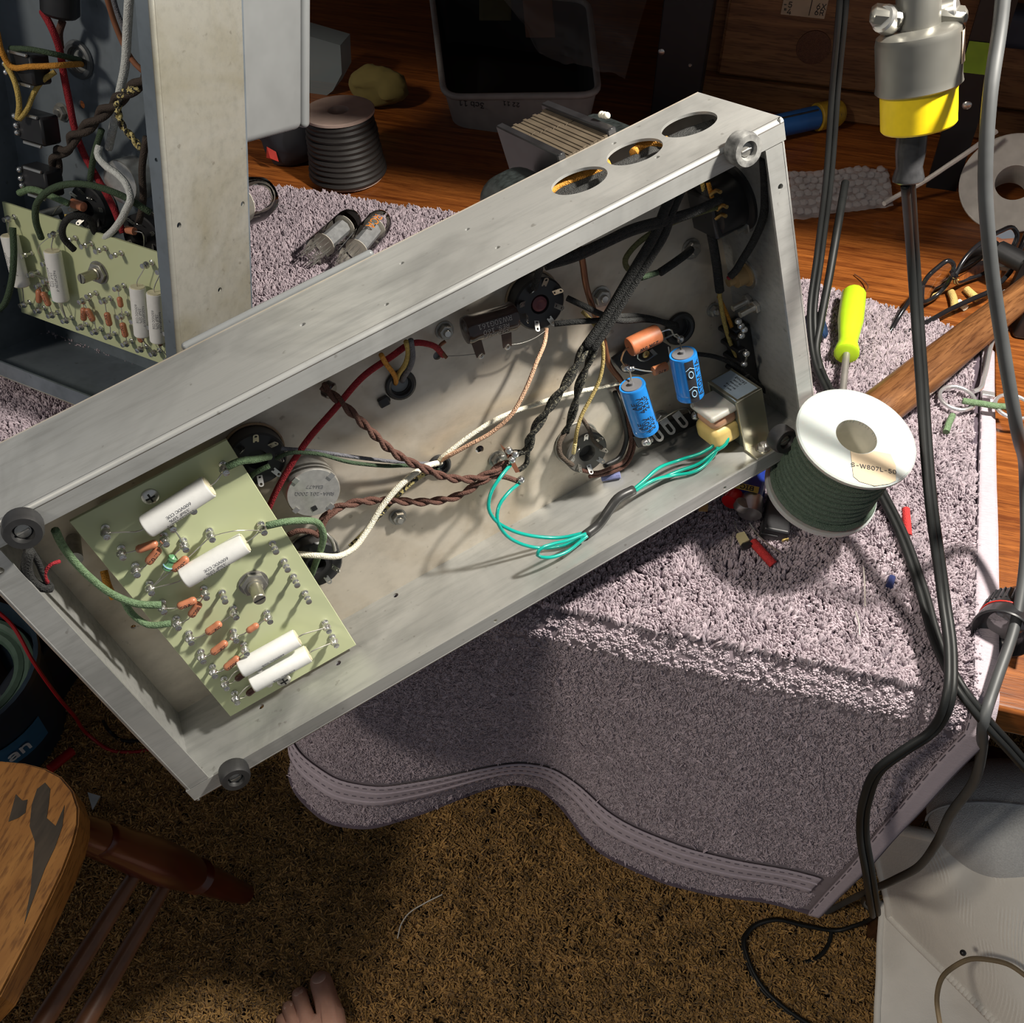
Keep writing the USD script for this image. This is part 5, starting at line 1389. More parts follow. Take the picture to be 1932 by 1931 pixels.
part(eg, 'temple', sweep(spline([Zp(1990, 330, .045), Zp(1900, 560, .030), Zp(1800, 790, .022), Zp(1700, 900, .018), Zp(1600, 985, .016), Zp(1400, 1075, .014), Zp(1200, 1170, .012), Zp(1000, 1280, .010), Zp(860, 1350, .008), Zp(750, 1410, .006)], .003), .0023, 10), EB, smooth=True)
part(eg, 'hinge', cbox(Zp(1700, 750, .022) + V(-.004, -.003, -.002), Zp(1760, 760, .022) + V(.004, .004, .003), .0006), STEEL)

# loupe
A, B = onz(1890, 1198, DESK + .021), onz(1926, 1112, DESK + .012)
ax = (B - A); ax /= np.linalg.norm(ax)
lo = thing('loupe', 'black eye loupe with a red ring lying at the right desk edge', 'loupe', A - V(0, 0, .022))
LB = mat('loupe_black', (.02, .02, .022), .3, coat_weight=.3)
part(lo, 'barrel', lathe([(.0110, .010), (.0150, .007), (.0178, .0), (.0184, 0), (.0190, .001), (.0174, .011), (.0170, .012), (.0170, .015), (.0162, .016), (.0150, .032), (.013, .035), (.009, .037), (.007, .046), (.006, .047)], A, ax, 40), LB)
part(lo, 'red_ring', ringm(A + ax * .0135, ax, .0170, .0006, 40, 6), mat('red_paint', (.70, .03, .02), .4))
part(lo, 'lens', lathe([(.0001, .0088), (.0060, .0084), (.0112, .0098)], A, ax, 32), mat('lens_grey', (.18, .17, .18), .06, .2, coat_weight=1.0))
u_, v_, d_ = basis(ax)
for k in range(30):
    a = k * 2 * np.pi / 30; o = math.cos(a) * u_ + math.sin(a) * v_
    part(lo, 'grip_rib', cyl(A + ax * .020 + o * .0160, A + ax * .032 + o * .0152, .0007, 5), LB)

# blue and yellow tool at the back
zt = DESK + .016
A, B = onz(1460, 240, zt), onz(1540, 222, zt); ax = (B - A) / np.linalg.norm(B - A); L = np.linalg.norm(B - A)
bt = thing('hand_tool', 'blue tube with yellow end cap lying at the back of the desk', 'tool', B - V(0, 0, .016))
part(bt, 'tube', cyl(A - ax * .05, B, .0125, 22, .001), mat('blue_grip', (.02, .11, .36), .4))
part(bt, 'end_cap', lathe([(.0140, 0), (.0150, .001), (.0150, .026), (.0125, .031), (.006, .033)], B, ax, 22), mat('yellow_cap', (.42, .26, .02), .6, var=.3, scale=90))
part(bt, 'black_line', cyl(A - ax * .05 + V(0, -.006, .0112), B + V(0, -.006, .0112), .0012, 6), BLACK)
part(bt, 'cap_hole', lathe([(.0045, -.001), (.0045, .0006)], B + ax * .026 + V(.001, -.0135, .004), V(0, -1, .3), 14), BLACK)

# bubble wrap
bc = [(1497, 335), (1672, 325), (1682, 400), (1500, 425)]
Q = [onz(*p, DESK + .003) for p in bc]
bw = thing('bubble_wrap', 'clear bubble wrap sheet on the wood beside the chassis', 'bubble wrap', sum(Q) / 4)
G = np.array([[(Q[0] * (1 - s) + Q[1] * s) * (1 - t) + (Q[3] * (1 - s) + Q[2] * s) * t for s in np.linspace(-.05, 1, 26)] for t in np.linspace(0, 1, 14)])
G[:, :, 2] += (meshkit.fbm(G * 70, 3, 5)) * .012
FILM = film('clear_film', (.62, .61, .64), .12, .24)
part(bw, 'film', slab(G, .0003), FILM, smooth=True)
bb = []
for i in range(13):
    for j in range(6):
        s, t = (i + .5 * (j % 2)) / 12.6, (j + .5) / 6
        gi = G[min(13, int(t * 13)), min(25, int(s * 25))]
        m = trimesh.creation.icosphere(2, .0046); m.vertices *= V(1, 1, .55); m.vertices += (meshkit.noise(m.vertices * 400 + i * 7 + j, 2)[:, None] - .5) * .0016
        part(bw, 'bubble', m.apply_translation(gi + V(0, 0, .001)), FILM, smooth=True)

# ------------------------------------------------------------------ scraps on the towel
z = SZ + .002
RT = cloth('red_tubing', (.52, .03, .03))
solo('tubing_scrap', 'short red tubing scrap on the towel below the green spool', 'tubing', tube([onz(1421, 1024, z), onz(1437, 1042, z + .002), onz(1459, 1066, z)], .0032, 10), RT)
solo('tubing_scrap', 'short red tubing scrap on the towel between the black cords', 'tubing', tube([onz(1709, 962, z), onz(1711, 985, z + .001), onz(1713, 1012, z)], .0029, 10), RT)
TANT = cloth('tan_tubing', (.58, .42, .14))
solo('tubing_scrap', 'tan tubing scrap poking out from under the spool', 'tubing', tube([onz(1466, 975, z), onz(1474, 1000, z + .002), onz(1482, 1021, z)], .0026, 10), TANT)
solo('tubing_scrap', 'tan tubing scrap on the wood left of the pair by the eyeglasses', 'tubing', tube([onz(1794, 552, DESK + .004), onz(1799, 564, DESK + .005), onz(1801, 582, DESK + .004)], .0034, 10), TANT)
solo('tubing_scrap', 'tan tubing scrap on the wood tucked against the glasses arm', 'tubing', tube([onz(1824, 547, DESK + .004), onz(1834, 556, DESK + .005), onz(1846, 566, DESK + .004)], .0034, 10), TANT)
solo('tubing_scrap', 'white tubing scrap under the eyeglasses arm', 'tubing', tube([onz(1808, 570, DESK + .004), onz(1822, 582, DESK + .004)], .0030, 10), W_CREAM)
solo('tape_scrap', 'tan tape scrap at the chassis bottom edge', 'tape', hull([onz(u, v, z) + V(0, 0, e) for u, v in ((1320, 944), (1337, 940), (1335, 966), (1318, 966)) for e in (0, .0008)]), mat('tan_tape', (.52, .33, .13), .6))
sq = thing('tape_scrap', 'small cream and black terminal scrap beside red tubing', 'scrap', onz(1402, 1025, z))
part(sq, 'cream_face', hull([onz(u, v, z) + V(0, 0, e) for u, v in ((1388, 1014), (1402, 1010), (1412, 1026), (1398, 1032)) for e in (0, .004)]), mat('cream_tab', (.66, .58, .32), .5))
part(sq, 'black_edge', hull([onz(u, v, z) + V(0, 0, e) for u, v in ((1397, 1033), (1413, 1027), (1418, 1032), (1400, 1040)) for e in (0, .003)]), BLACK)
GC = mat('grey_green_tubing', (.13, .17, .085), .9, bump=.5)
solo('wire_offcut', 'green cloth wire offcut across the forceps ring', 'wire', tube([onz(1816, 757, SZ + .006), onz(1850, 762, SZ + .007), onz(1880, 767, SZ + .007), onz(1907, 768, SZ + .006)], .0026, 10), W_GREEN)
solo('wire_offcut', 'short green cloth wire offcut below the forceps ring', 'wire', tube([onz(1797, 785, z), onz(1790, 800, z + .001), onz(1785, 816, z)], .0026, 10), W_GREEN)
solo('wire_offcut', 'pale green wire end under the chassis lip', 'wire', tube([onz(1428, 884, z + .004), onz(1426, 900, z + .004)], .0028, 10), mat('pale_green_wire', (.50, .62, .42), .6))
solo('plastic_bit', 'tiny dark blue plastic bit on the towel', 'scrap', tube([onz(1683, 1090, z), onz(1678, 1107, z)], .0026, 8), mat('blue_bit', (.03, .04, .12), .3))
for pts, lab in (((((1386, 985), (1390, 1000), (1408, 1014))), 'bent silver lead clipping above the cream scrap'), (((1414, 988), (1428, 1008), (1450, 1028), (1472, 1044)), 'long silver lead clipping beside the red tubing'),
                 (((1629, 1071), (1631, 1100), (1632, 1145)), 'straight pale lead clipping on the towel middle'), (((1614, 1155), (1620, 1175), (1622, 1200)), 'thin lead clipping near the towel fold'),
                 (((1672, 1016), (1700, 1024)), 'fine wire clipping beside the cord'), (((1384, 1005), (1378, 1030)), 'fine straight lead clipping left of the cream scrap')):
    solo('lead_clipping', lab, 'wire clipping', tube([onz(*p, z + .001) for p in pts], .0006, 6), LEAD)
solo('wire_hair', 'thin dark curled wire on the wood above the screwdriver', 'wire', tube([onz(1612, 518, DESK + .002), onz(1630, 530, DESK + .004), onz(1638, 542, DESK + .006), onz(1630, 552, DESK + .008)], .0006, 6), COPPER)

# lighter
z = SZ + .009
lt = thing('lighter', 'blue disposable lighter lying under the spool with red button', 'lighter', onz(1410, 925, SZ))
A, B = onz(1418, 890, z), onz(1408, 938, z); ax = (B - A) / np.linalg.norm(B - A); sd_ = np.cross(ax, V(0, 0, 1)); sd_ /= np.linalg.norm(sd_)
BLU = mat('lighter_blue', (.012, .03, .20), .25, coat_weight=.4)
part(lt, 'body', sweep(spline([A - ax * .02, A, B], .004), .0125, 20, flat=.62, nrm=V(0, 0, 1)), BLU)
part(lt, 'metal_hood', sweep(spline([B + sd_ * -.004, B + ax * .016 + sd_ * -.005], .003), .0085, 14, flat=.8, nrm=V(0, 0, 1)), STEEL)
part(lt, 'button', sweep(spline([B + sd_ * .008 - ax * .001, B + sd_ * .011 + ax * .009], .002), .0060, 14), mat('lighter_red', (.62, .01, .012), .25))
part(lt, 'spark_wheel', lathe([(.0052, -.003), (.0056, -.002), (.0056, .002), (.0052, .003)], B + ax * .013 + sd_ * .002 + V(0, 0, .004), V(.3, .2, 1), 20), DULL)
lq = onz(1409, 921, z + .0080)
part(lt, 'logo_plate', hull([lq + sd_ * a_ + ax * b_ + V(0, 0, c_) for a_ in (-.0085, .0085) for b_ in (-.003, .003) for c_ in (0, .0003)]), mat('logo_yellow', (.62, .45, .08), .4))
part(lt, 'logo_lettering', text('BIC', .0042, lq + V(0, 0, .0004), sd_, -ax, .0001, bold=True), BLKINK, smooth=False)
bk = thing('black_connector', 'black plastic connector shell beside the lighter', 'connector', onz(1452, 990, SZ))
part(bk, 'shell', rbox(onz(1458, 1008, SZ) + V(-.008, -.006, 0), onz(1470, 955, SZ) + V(.008, .006, .011), .002, 4), BLACK)
sup = Cc - n * .0598
part(bk, 'shell_tower', rbox(V(sup[0] - .014, sup[1] + .008, SZ), V(sup[0] + .010, sup[1] + .030, sup[2] - .006), .003, 4), BLACK)  # support block added under the raised spool, not part of the connector
part(bk, 'shell_rib', rbox(onz(1448, 1012, SZ) + V(-.006, -.004, 0), onz(1452, 1000, SZ) + V(.006, .003, .006), .001, 3), BLACK)

# ------------------------------------------------------------------ cords
def P3(lst): return [onz(u, v, zz) for u, v, zz in lst]


ca_ = thing('power_cord', 'black twin power cord hanging down behind the green spool and off the desk', 'cord', onz(1560, 740, DESK), 'power cords')
part(ca_, 'twin_lead', zipcord(P3([(1594, -40, .985), (1589, 20, .965), (1577, 150, .91), (1562, 350, .83), (1546, 480, .78), (1532, 600, .742), (1543, 690, .724), (1567, 745, .721), (1600, 830, .7265), (1640, 890, .7265), (1665, 935, .7265), (1702, 1010, .7265),
                                   (1738, 1110, .7265), (1775, 1230, .7265), (1815, 1305, .726), (1860, 1362, .716), (1905, 1412, .69), (1960, 1475, .65)]), .0024, CF), CORD, smooth=True)
ct = thing('cord_end', 'cut dark cord end sticking up beside the hanging cord', 'cord', onz(1540, 690, DESK))
part(ct, 'lead', tube(P3([(1595, 345, .80), (1582, 420, .79), (1565, 520, .765), (1548, 610, .74), (1540, 660, .728), (1548, 700, .722)]), .0034, 10), CORD)

pc3 = thing('extension_plug', 'yellow and steel extension connector with black plug and cord hanging in front', 'plug', onz(1730, 200, 1.0))
dp = .50
def dep(u, v, d): return CAM + ray(u, v) * d
A, B = dep(1733, 18, .47), dep(1733, 240, .50); ax = (B - A) / np.linalg.norm(B - A); Lp = np.linalg.norm(B - A)
YEL = mat('yellow_plastic', (.80, .58, .005), .42, var=.05, scale=200)
ZINC = mat('zinc_shell', (.25, .245, .22), .36, .75, var=.18, scale=30)
T0 = lambda v: np.interp(v, [18, 240], [0, Lp])
part(pc3, 'steel_shell', lathe([(.012, T0(52) - .001), (.0175, T0(52)), (.0200, T0(58)), (.0207, T0(70)), (.0207, T0(146)), (.0213, T0(160)), (.0205, T0(163))], A, ax, 44), ZINC)
part(pc3, 'yellow_body', lathe([(.0188, T0(150)), (.0188, T0(236)), (.0180, T0(240)), (.001, T0(240))], A, ax, 44), YEL)
part(pc3, 'neck', cyl(A - ax * .02, A + ax * T0(54), .0105, 20, .001), ZINC)
for s in (-1, 1):
    q = A + ax * T0(30) + CR * s * .0155
    part(pc3, 'clamp_screw', cat(lathe([(.0062, -.004), (.0066, -.003), (.0066, .003), (.0055, .004)], q + CU * .002 * s, CR * s * .8 + CF * -.6, 20)), STEEL)
    part(pc3, 'clamp_bar', cbox(q + V(-.008, -.006, -.004), q + V(.008, .006, .004), .002), ZINC)
q = A + ax * T0(95) + .0209 * (CR * .82 - CF * .45) / np.linalg.norm(CR * .82 - CF * .45)
w_ = (q - A) - ax * np.dot(q - A, ax); w_ /= np.linalg.norm(w_); ty = np.cross(w_, ax)
st = [[A + ax * (T0(95) + .0075 * z_) + .0210 * (math.cos(a_) * w_ + math.sin(a_) * ty) for z_ in np.linspace(-1, 1, 6)] for a_ in np.linspace(-.30, .30, 8)]
part(pc3, 'worn_sticker', slab(np.array(st), -.0003), mat('foil_sticker', (.50, .33, .22), .6, scale=160, col2=(.66, .55, .44)))
C_, D_ = dep(1722, 238, .50), dep(1713, 345, .515)
axd = (D_ - C_) / np.linalg.norm(D_ - C_); Ld = np.linalg.norm(D_ - C_)
PLUGB = mat('plug_black', (.03, .03, .032), .33, var=.4, scale=160)
part(pc3, 'plug', lathe([(.0078, 0), (.0078, Ld * .45), (.0068, Ld * .72), (.0082, Ld * .90), (.0082, Ld * .96), (.0060, Ld)], C_, axd, 14), PLUGB)
pr = P3([(1724, 500, .90), (1738, 700, .845), (1757, 950, .790), (1781, 1130, .752), (1794, 1240, .742)]) + [ony(*p) for p in ((1790, 1318, .344), (1760, 1380, .335), (1705, 1418, .327), (1660, 1452, .321), (1634, 1510, .314), (1628, 1575, .308), (1638, 1640, .300))] + P3([(1632, 1700, .20), (1612, 1748, .030),
         (1585, 1756, .016), (1520, 1748, .016), (1455, 1737, .022), (1418, 1752, .016), (1403, 1775, .016), (1410, 1812, .016), (1440, 1868, .016), (1480, 1905, .016), (1540, 1945, .016)])
part(pc3, 'twin_lead', zipcord([D_] + pr, .0025, CF), CORD, smooth=True)

pd = thing('power_cord', 'thick grey cord hanging at the right edge and crossing down to the carpet', 'cord', onz(1925, 950, .8), 'power cords')
part(pd, 'lead', tube([dep(1896, -40, .45), dep(1888, 40, .455), dep(1868, 180, .46), dep(1859, 350, .475), dep(1868, 480, .49), dep(1890, 640, .51), dep(1915, 790, .53)] +
                      P3([(1934, 920, .785), (1934, 1060, .755), (1915, 1180, .736), (1880, 1285, .726), (1860, 1345, .722), (1852, 1420, .67), (1838, 1475, .62), (1795, 1535, .56), (1768, 1590, .49), (1728, 1640, .41), (1690, 1660, .36), (1640, 1682, .25), (1590, 1706, .08), (1560, 1722, .02)]), .0035, 12, .006), GCORD)
solo('floor_lead', 'thin dark lead curling on the carpet by the towel corner', 'wire', tube([onz(1570, 1755, .014), onz(1562, 1785, .013), onz(1535, 1812, .013), onz(1515, 1818, .013)], .0026, 8), CORD)
solo('thread', 'white thread lying on the carpet', 'thread', tube([onz(834, 1689, .016), onz(800, 1706, .016), onz(768, 1728, .017), onz(757, 1745, .017), onz(750, 1772, .016)], .0008, 6), mat('white_thread', (.75, .72, .66), .8))

# ------------------------------------------------------------------ at the back of the desk
BINM = mat('bin_white', (.30, .29, .28), .45)
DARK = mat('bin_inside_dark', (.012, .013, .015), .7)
zf = onz(985, 263, DESK); yb_ = zf[1]
bn = thing('storage_bin', 'white plastic storage bin with dark inside at the back of the desk', 'bin', zf)
FL, FR_ = ony(838, 184, yb_ - .004), ony(1130, 180, yb_ - .004)
BLc, BRc = ony(812, -30, yb_ + .21), ony(1112, -30, yb_ + .21)
BLc[2] = max(BLc[2], FL[2] + .02); BRc[2] = BLc[2]
ct_ = (FL + FR_ + BLc + BRc) / 4


def rounded(P, k, n=6):
    out = []
    for i in range(len(P)):
        a, b, c_ = P[i - 1], P[i], P[(i + 1) % len(P)]
        p, q = b + (a - b) / np.linalg.norm(a - b) * k, b + (c_ - b) / np.linalg.norm(c_ - b) * k
        for t in np.linspace(0, 1, n): out.append((1 - t) ** 2 * p + 2 * t * (1 - t) * b + t * t * q)
    return np.array(out)


rimP = rounded([FL, FR_, BRc, BLc], .022)
low = rimP.copy(); low = ct_ + (rimP - ct_) * V(.90, .90, 1); low[:, 2] = DESK
low[:, 1] = np.maximum(low[:, 1], yb_ + .004)
ring_ = np.vstack([rimP, rimP[:1]]); lowr = np.vstack([low, low[:1]])
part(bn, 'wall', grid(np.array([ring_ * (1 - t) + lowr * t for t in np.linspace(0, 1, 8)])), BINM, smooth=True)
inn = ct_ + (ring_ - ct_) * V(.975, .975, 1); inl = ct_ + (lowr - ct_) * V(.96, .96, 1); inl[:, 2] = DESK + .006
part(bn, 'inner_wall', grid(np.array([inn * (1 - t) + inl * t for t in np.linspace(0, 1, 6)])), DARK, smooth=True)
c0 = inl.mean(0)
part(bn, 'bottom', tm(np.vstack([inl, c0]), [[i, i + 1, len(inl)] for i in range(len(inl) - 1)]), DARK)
part(bn, 'rim', sweep(np.vstack([ring_, ring_[1:2]]), .0036, 10), BINM, smooth=True)
qa, qb = ony(905, 196, yb_ - .001), ony(960, 195, yb_ - .001)
for s, uq, hh in (('3cb 11', 890, .0065), ('22 11', 965, .005)):
    part(bn, 'pen_lettering', text(s, hh, ony(uq, 196, yb_ - .0012) + V(0, -.0012, 0), V(-1, 0, 0), V(0, .05, -1), .0003), BLKINK, smooth=False)
pb = ct_ + V(.01, -.01, -.01)
bag = thing('parts_bag', 'brown paper packet lying in the dark storage bin', 'packet', ct_ + V(.0, .02, -.05))
part(bag, 'packet', slab(np.array([[ony(985 + 55 * s + 8 * t, -20 + 92 * t, yb_ + .10 - .03 * t) for s in np.linspace(0, 1, 8)] for t in np.linspace(0, 1, 8)]), .002), mat('kraft_paper', (.10, .05, .028), .8), smooth=True)
part(bag, 'packet_fold', slab(np.array([[ony(905 + 60 * s, -20 + 60 * t, yb_ + .13 - .02 * t) for s in np.linspace(0, 1, 8)] for t in np.linspace(0, 1, 8)]), .002), mat('olive_paper', (.05, .045, .015), .8), smooth=True)
BAGF = film('bag_film', (.30, .29, .28), .18, .10)
pl = thing('plastic_bag', 'clear plastic bag sticking out of the storage bin corner', 'bag', ony(1140, 90, yb_ + .02) - V(0, 0, .05))
G = []
for t in np.linspace(0, 1, 26):
    row = []
    for s in np.linspace(0, 1, 26):
        a = np.array([(985, -30), (1240, -30), (1205, 98), (1165, 142), (1050, 130)])
        uq = (1 - t) * (900 + 330 * s) + t * (1030 + 150 * s); vq = -40 + t * (150 + 40 * s)
        row.append(ony(uq, vq, yb_ + .04 - .055 * s * t - .02 * t))
    G.append(row)
G = np.array(G); G[:, :, 1] += (meshkit.fbm(G * 26, 4, 8) - .5) * .05; G[:, :, 2] += (meshkit.fbm(G * 22, 4, 18) - .5) * .02
part(pl, 'film', slab(G, .0002), BAGF, smooth=40)
zs_ = onz(600, 200, DESK)
sb_ = thing('plastic_case', 'pale blue translucent plastic case standing behind the pink spool', 'case', onz(600, 215, DESK))
y0 = onz(600, 230, DESK)[1] + .06
pts = [ony(u, v, y0) for u, v in ((560, 62), (642, 86), (645, 140), (628, 172), (590, 200), (560, 205))]
part(sb_, 'case_body', hull([p + V(0, e, 0) for p in pts for e in (0, .03)]), film('case_film', (.25, .31, .33), .35, .6))
yl = thing('yellow_pouch', 'dim yellow cloth pouch behind the spool of black wire', 'pouch', onz(695, 200, DESK))
q = onz(700, 205, DESK + .012); m = trimesh.creation.icosphere(3, .03); m.vertices *= V(1.2, .7, .7); m.vertices += (meshkit.fbm(m.vertices * 60, 3)[:, None] - .5) * .012
part(yl, 'pouch', m.apply_translation(q + V(0, .03, .012)), mat('ochre_cloth', (.14, .11, .03), .9), smooth=True)
q = onz(548, 312, DESK)
bl = thing('black_pouch', 'small black pouch with red mark behind the second chassis', 'pouch', q)
m = trimesh.creation.icosphere(3, .032); m.vertices *= V(1.1, .8, .85); m.vertices += (meshkit.fbm(m.vertices * 50, 3, 3)[:, None] - .5) * .010
part(bl, 'pouch', m.apply_translation(q + V(0, .012, .026)), mat('pouch_black', (.012, .013, .02), .7), smooth=True)
part(bl, 'red_mark', hull([q + V(-.012 + dx, -.012 + dy, .012 + dz) for dx, dy, dz in ((-.008, 0, 0), (.008, -.004, 0), (.006, -.002, .010), (-.006, .002, .012), (0, -.006, .004))]), mat('red_fabric', (.45, .03, .02), .7))
solo('plaster_lump', 'white crumb lying on top of the output transformer', 'scrap', cat(*[trimesh.creation.icosphere(2, .0021).apply_translation(F1.world(F1.on(1140 + d, 218 + d * .2, -.0055, 1))) for d in (-5, 0, 5)]), mat('crumb', (.7, .66, .55), .8))
q = onz(1880, 100, DESK)
solo('blue_case', 'dark blue case behind the rack leg at the right', 'case', rbox(ony(1850, 92, 1.06) + V(0, 0, 0), ony(1990, 30, 1.06) + V(0, .03, 0), .01, 5), mat('case_blue', (.02, .035, .06), .6))
bkb = solo('black_block', 'black block on the wood under the grey cord by the hammer', 'block', rbox(onz(1908, 640, DESK) + V(0, 0, 0), onz(1990, 560, DESK) + V(0, 0, .03), .004, 4), BLACK)

# ------------------------------------------------------------------ chair
ZS = .452
OAK = wood('chair_oak', (.30, .115, .022), (.52, .24, .06), (8, 1.4, 8), 5.0, .35, 34.0)
pts = [onz(u, v, ZS)[:2] for u, v in ((-40, 1436), (0, 1436), (45, 1440), (85, 1450), (115, 1466), (137, 1492), (148, 1525), (147, 1556), (138, 1592), (118, 1645), (90, 1705), (52, 1780), (0, 1880), (-60, 1990))]
ctr = V(*(np.mean(pts, 0) + V(-.22, -.02)))
outl = Polygon([tuple(p) for p in pts[:-1]] + [(-.462, -.02), (-.50, -.12), (-.56, -.165), (-.72, -.18), (-.88, -.15), (-.93, -.05), (-.94, .10), (-.91, .21), (-.85, .25), (-.70, .262)]).buffer(.006).buffer(-.006)
ch = thing('chair', 'worn oak chair seat on dark red turned legs at the lower left', 'chair', V(*np.mean(pts, 0), 0))
ms = []
for d, z0, z1 in ((-.0, ZS - .030, ZS - .002), (-.0016, ZS - .002, ZS)):
    ms.append(extr(outl.buffer(d), z1 - z0, V(0, 0, z0), LX, LY, LZ))
seat = part(ch, 'seat', cat(*ms), OAK, smooth=30)
WORNW = mat('worn_wood', (.055, .040, .026), .6, var=.4, scale=120, stretch=(1, .2, 1))
for pl_ in ([(85, 1478), (95, 1490), (92, 1520), (88, 1545), (105, 1560), (118, 1530), (122, 1520), (118, 1560), (104, 1600), (85, 1640), (62, 1700), (46, 1745), (58, 1680), (62, 1630), (66, 1590), (56, 1560), (60, 1520), (70, 1490)],
            [(30, 1500), (42, 1512), (52, 1510), (48, 1535), (34, 1545), (16, 1552), (22, 1530)]):
    pg = Polygon([onz(u, v, ZS)[:2] for u, v in pl_]).buffer(0)
    part(seat, 'worn_patch', extr(pg, .0005, V(0, 0, ZS - .0002), LX, LY, LZ), WORNW, smooth=False)
RED = mat('red_stain', (.085, .012, .006), .3, var=.3, scale=30, stretch=(1, 1, .2), coat_weight=.3)
f_ = onz(466, 1690, .006); tp = onz(122, 1560, ZS - .03)
ax = f_ - tp; Ll = np.linalg.norm(ax)
prof = [(.013, 0), (.015, .02), (.018, .05), (.014, .06), (.018, .066), (.019, .10)] + [(.019 + .004 * math.sin(np.pi * t), .10 + t * (Ll * .62 - .10)) for t in np.linspace(0.1, .95, 7)] + \
       [(.017, Ll * .625), (.020, Ll * .635), (.017, Ll * .645), (.020, Ll * .655), (.0165, Ll * .67), (.0175, Ll * .72), (.0125, Ll - .006), (.011, Ll)]
part(ch, 'leg', lathe(prof, tp, ax, 24), RED)
tp2 = tp + V(-.04, -.28, 0); f2 = f_ + V(-.02, -.40, 0)
part(ch, 'leg', lathe(prof, tp2, f2 - tp2, 20), RED)
for s in (0, 1):
    tq = tp + V(-.30, .0 - .28 * s, 0); fq = tq + V(-.05, .03 - .06 * s, -tq[2] + .006)
    part(ch, 'leg', lathe(prof, tq, fq - tq, 20), RED)
for t, (u1, v1) in ((.36, (82, 1931)), (.52, (176, 1931))):
    a = tp + ax * t; b = tp2 + (f2 - tp2) * t
    part(ch, 'stretcher', lathe([(.006, 0), (.0085, .06), (.0105, .2), (.0085, np.linalg.norm(b - a) - .05), (.006, np.linalg.norm(b - a))], a, b - a, 16), mat('stretcher_wood', (.16, .07, .035), .4, var=.2) if t == .36 else '/World/Looks/stretcher_wood')

# ------------------------------------------------------------------ the foot of the person taking the picture
SKIN = mat('skin', (.40, .215, .155), .5, var=.08, scale=90, subsurface_weight=.12, subsurface_scale=.006, bump=.15, bscale=300)
z0 = .009
def fl_(u, v, h): return onz(u, v, z0 + h)
toes = [((606, 1856), .0135, .0), ((566, 1880), .0098, 0), ((546, 1905), .0090, 0), ((533, 1928), .0083, 0), ((522, 1952), .0080, 0)]
base_ = [(627, 1925), (584, 1942), (562, 1955), (545, 1968), (530, 1984)]
heel = onz(600, 2420, z0 + .03)
bones = []
bt_ = [fl_(u, v, .019) for u, v in base_]
for i, ((uv, r, _), B_) in enumerate(zip(toes, bt_)):
    A_ = fl_(*uv, r * .95); M_ = A_ * .55 + B_ * .45 + V(0, 0, .006 if i else .003)
    bones += [((A_, r), (M_, r * (1.06 if i == 0 else .88))), ((M_, r * (1.06 if i == 0 else .88)), (B_, .0150 if i == 0 else .0115))]
mid = [fl_(627 - 26 * i, 2080 + 8 * i, .030 - .003 * i) for i in range(5)]
for i in range(5):
    bones.append(((bt_[i], .0155 if i == 0 else .0120), (mid[i], .020 if i < 3 else .0165)))
    bones.append(((mid[i], .020 if i < 3 else .0165), (heel + V(0, 0, .008), .030)))
for i in range(4): bones.append(((bt_[i], .0125), (bt_[i + 1], .0115)))
ank = heel + V(0.0, .02, .065)
bones += [((heel, .030), (ank, .034)), ((mid[1] + V(0, -.03, .012), .022), (ank, .034)), ((ank, .033), (ank + V(-.02, -.09, .20), .043)), ((ank + V(-.02, -.09, .20), .043), (ank + V(-.03, -.10, .36), .050))]
pf = thing('person', 'person seen only by a bare foot with toes on the carpet', 'person', fl_(600, 1930, 0) * V(1, 1, 0))
part(pf, 'foot', blob(bones, .0045, 10), SKIN, smooth=True)
NAIL = mat('toenail', (.52, .33, .26), .3)
for i, (uv, r, _) in enumerate(toes[:4]):
    A_ = fl_(*uv, r * .95); B_ = bt_[i]; d = (A_ - B_) * V(1, 1, 0); d /= np.linalg.norm(d)
    m = trimesh.creation.icosphere(2, 1.0); m.vertices *= V(r * .62, r * .60, r * .18)
    side = np.cross(d, LZ); side /= np.linalg.norm(side)
    m.vertices = A_ + LZ * r * .86 + d * r * .16 + np.outer(m.vertices[:, 0], side) + np.outer(m.vertices[:, 1], d * .8 - LZ * .55) + np.outer(m.vertices[:, 2], LZ)
    part(pf, 'toenail', m, NAIL, smooth=True)

# ------------------------------------------------------------------ pale textiles at the lower right
CLOTH = mat('white_cloth', (.80, .77, .71), .85, var=.06, scale=20, bump=.35, bscale=500, sheen_weight=.15)


def patch(corners, zs, nxp=70, nyp=60, amp=.01, seed=1, t=.003):
    """corners in the photograph (TL, TR, BR, BL) with heights"""
    q = [onz(*c_, z_) for c_, z_ in zip(corners, zs)]
    G = np.array([[(q[0] * (1 - s) + q[1] * s) * (1 - w) + (q[3] * (1 - s) + q[2] * s) * w for s in np.linspace(0, 1, nxp)] for w in np.linspace(0, 1, nyp)])
    return G


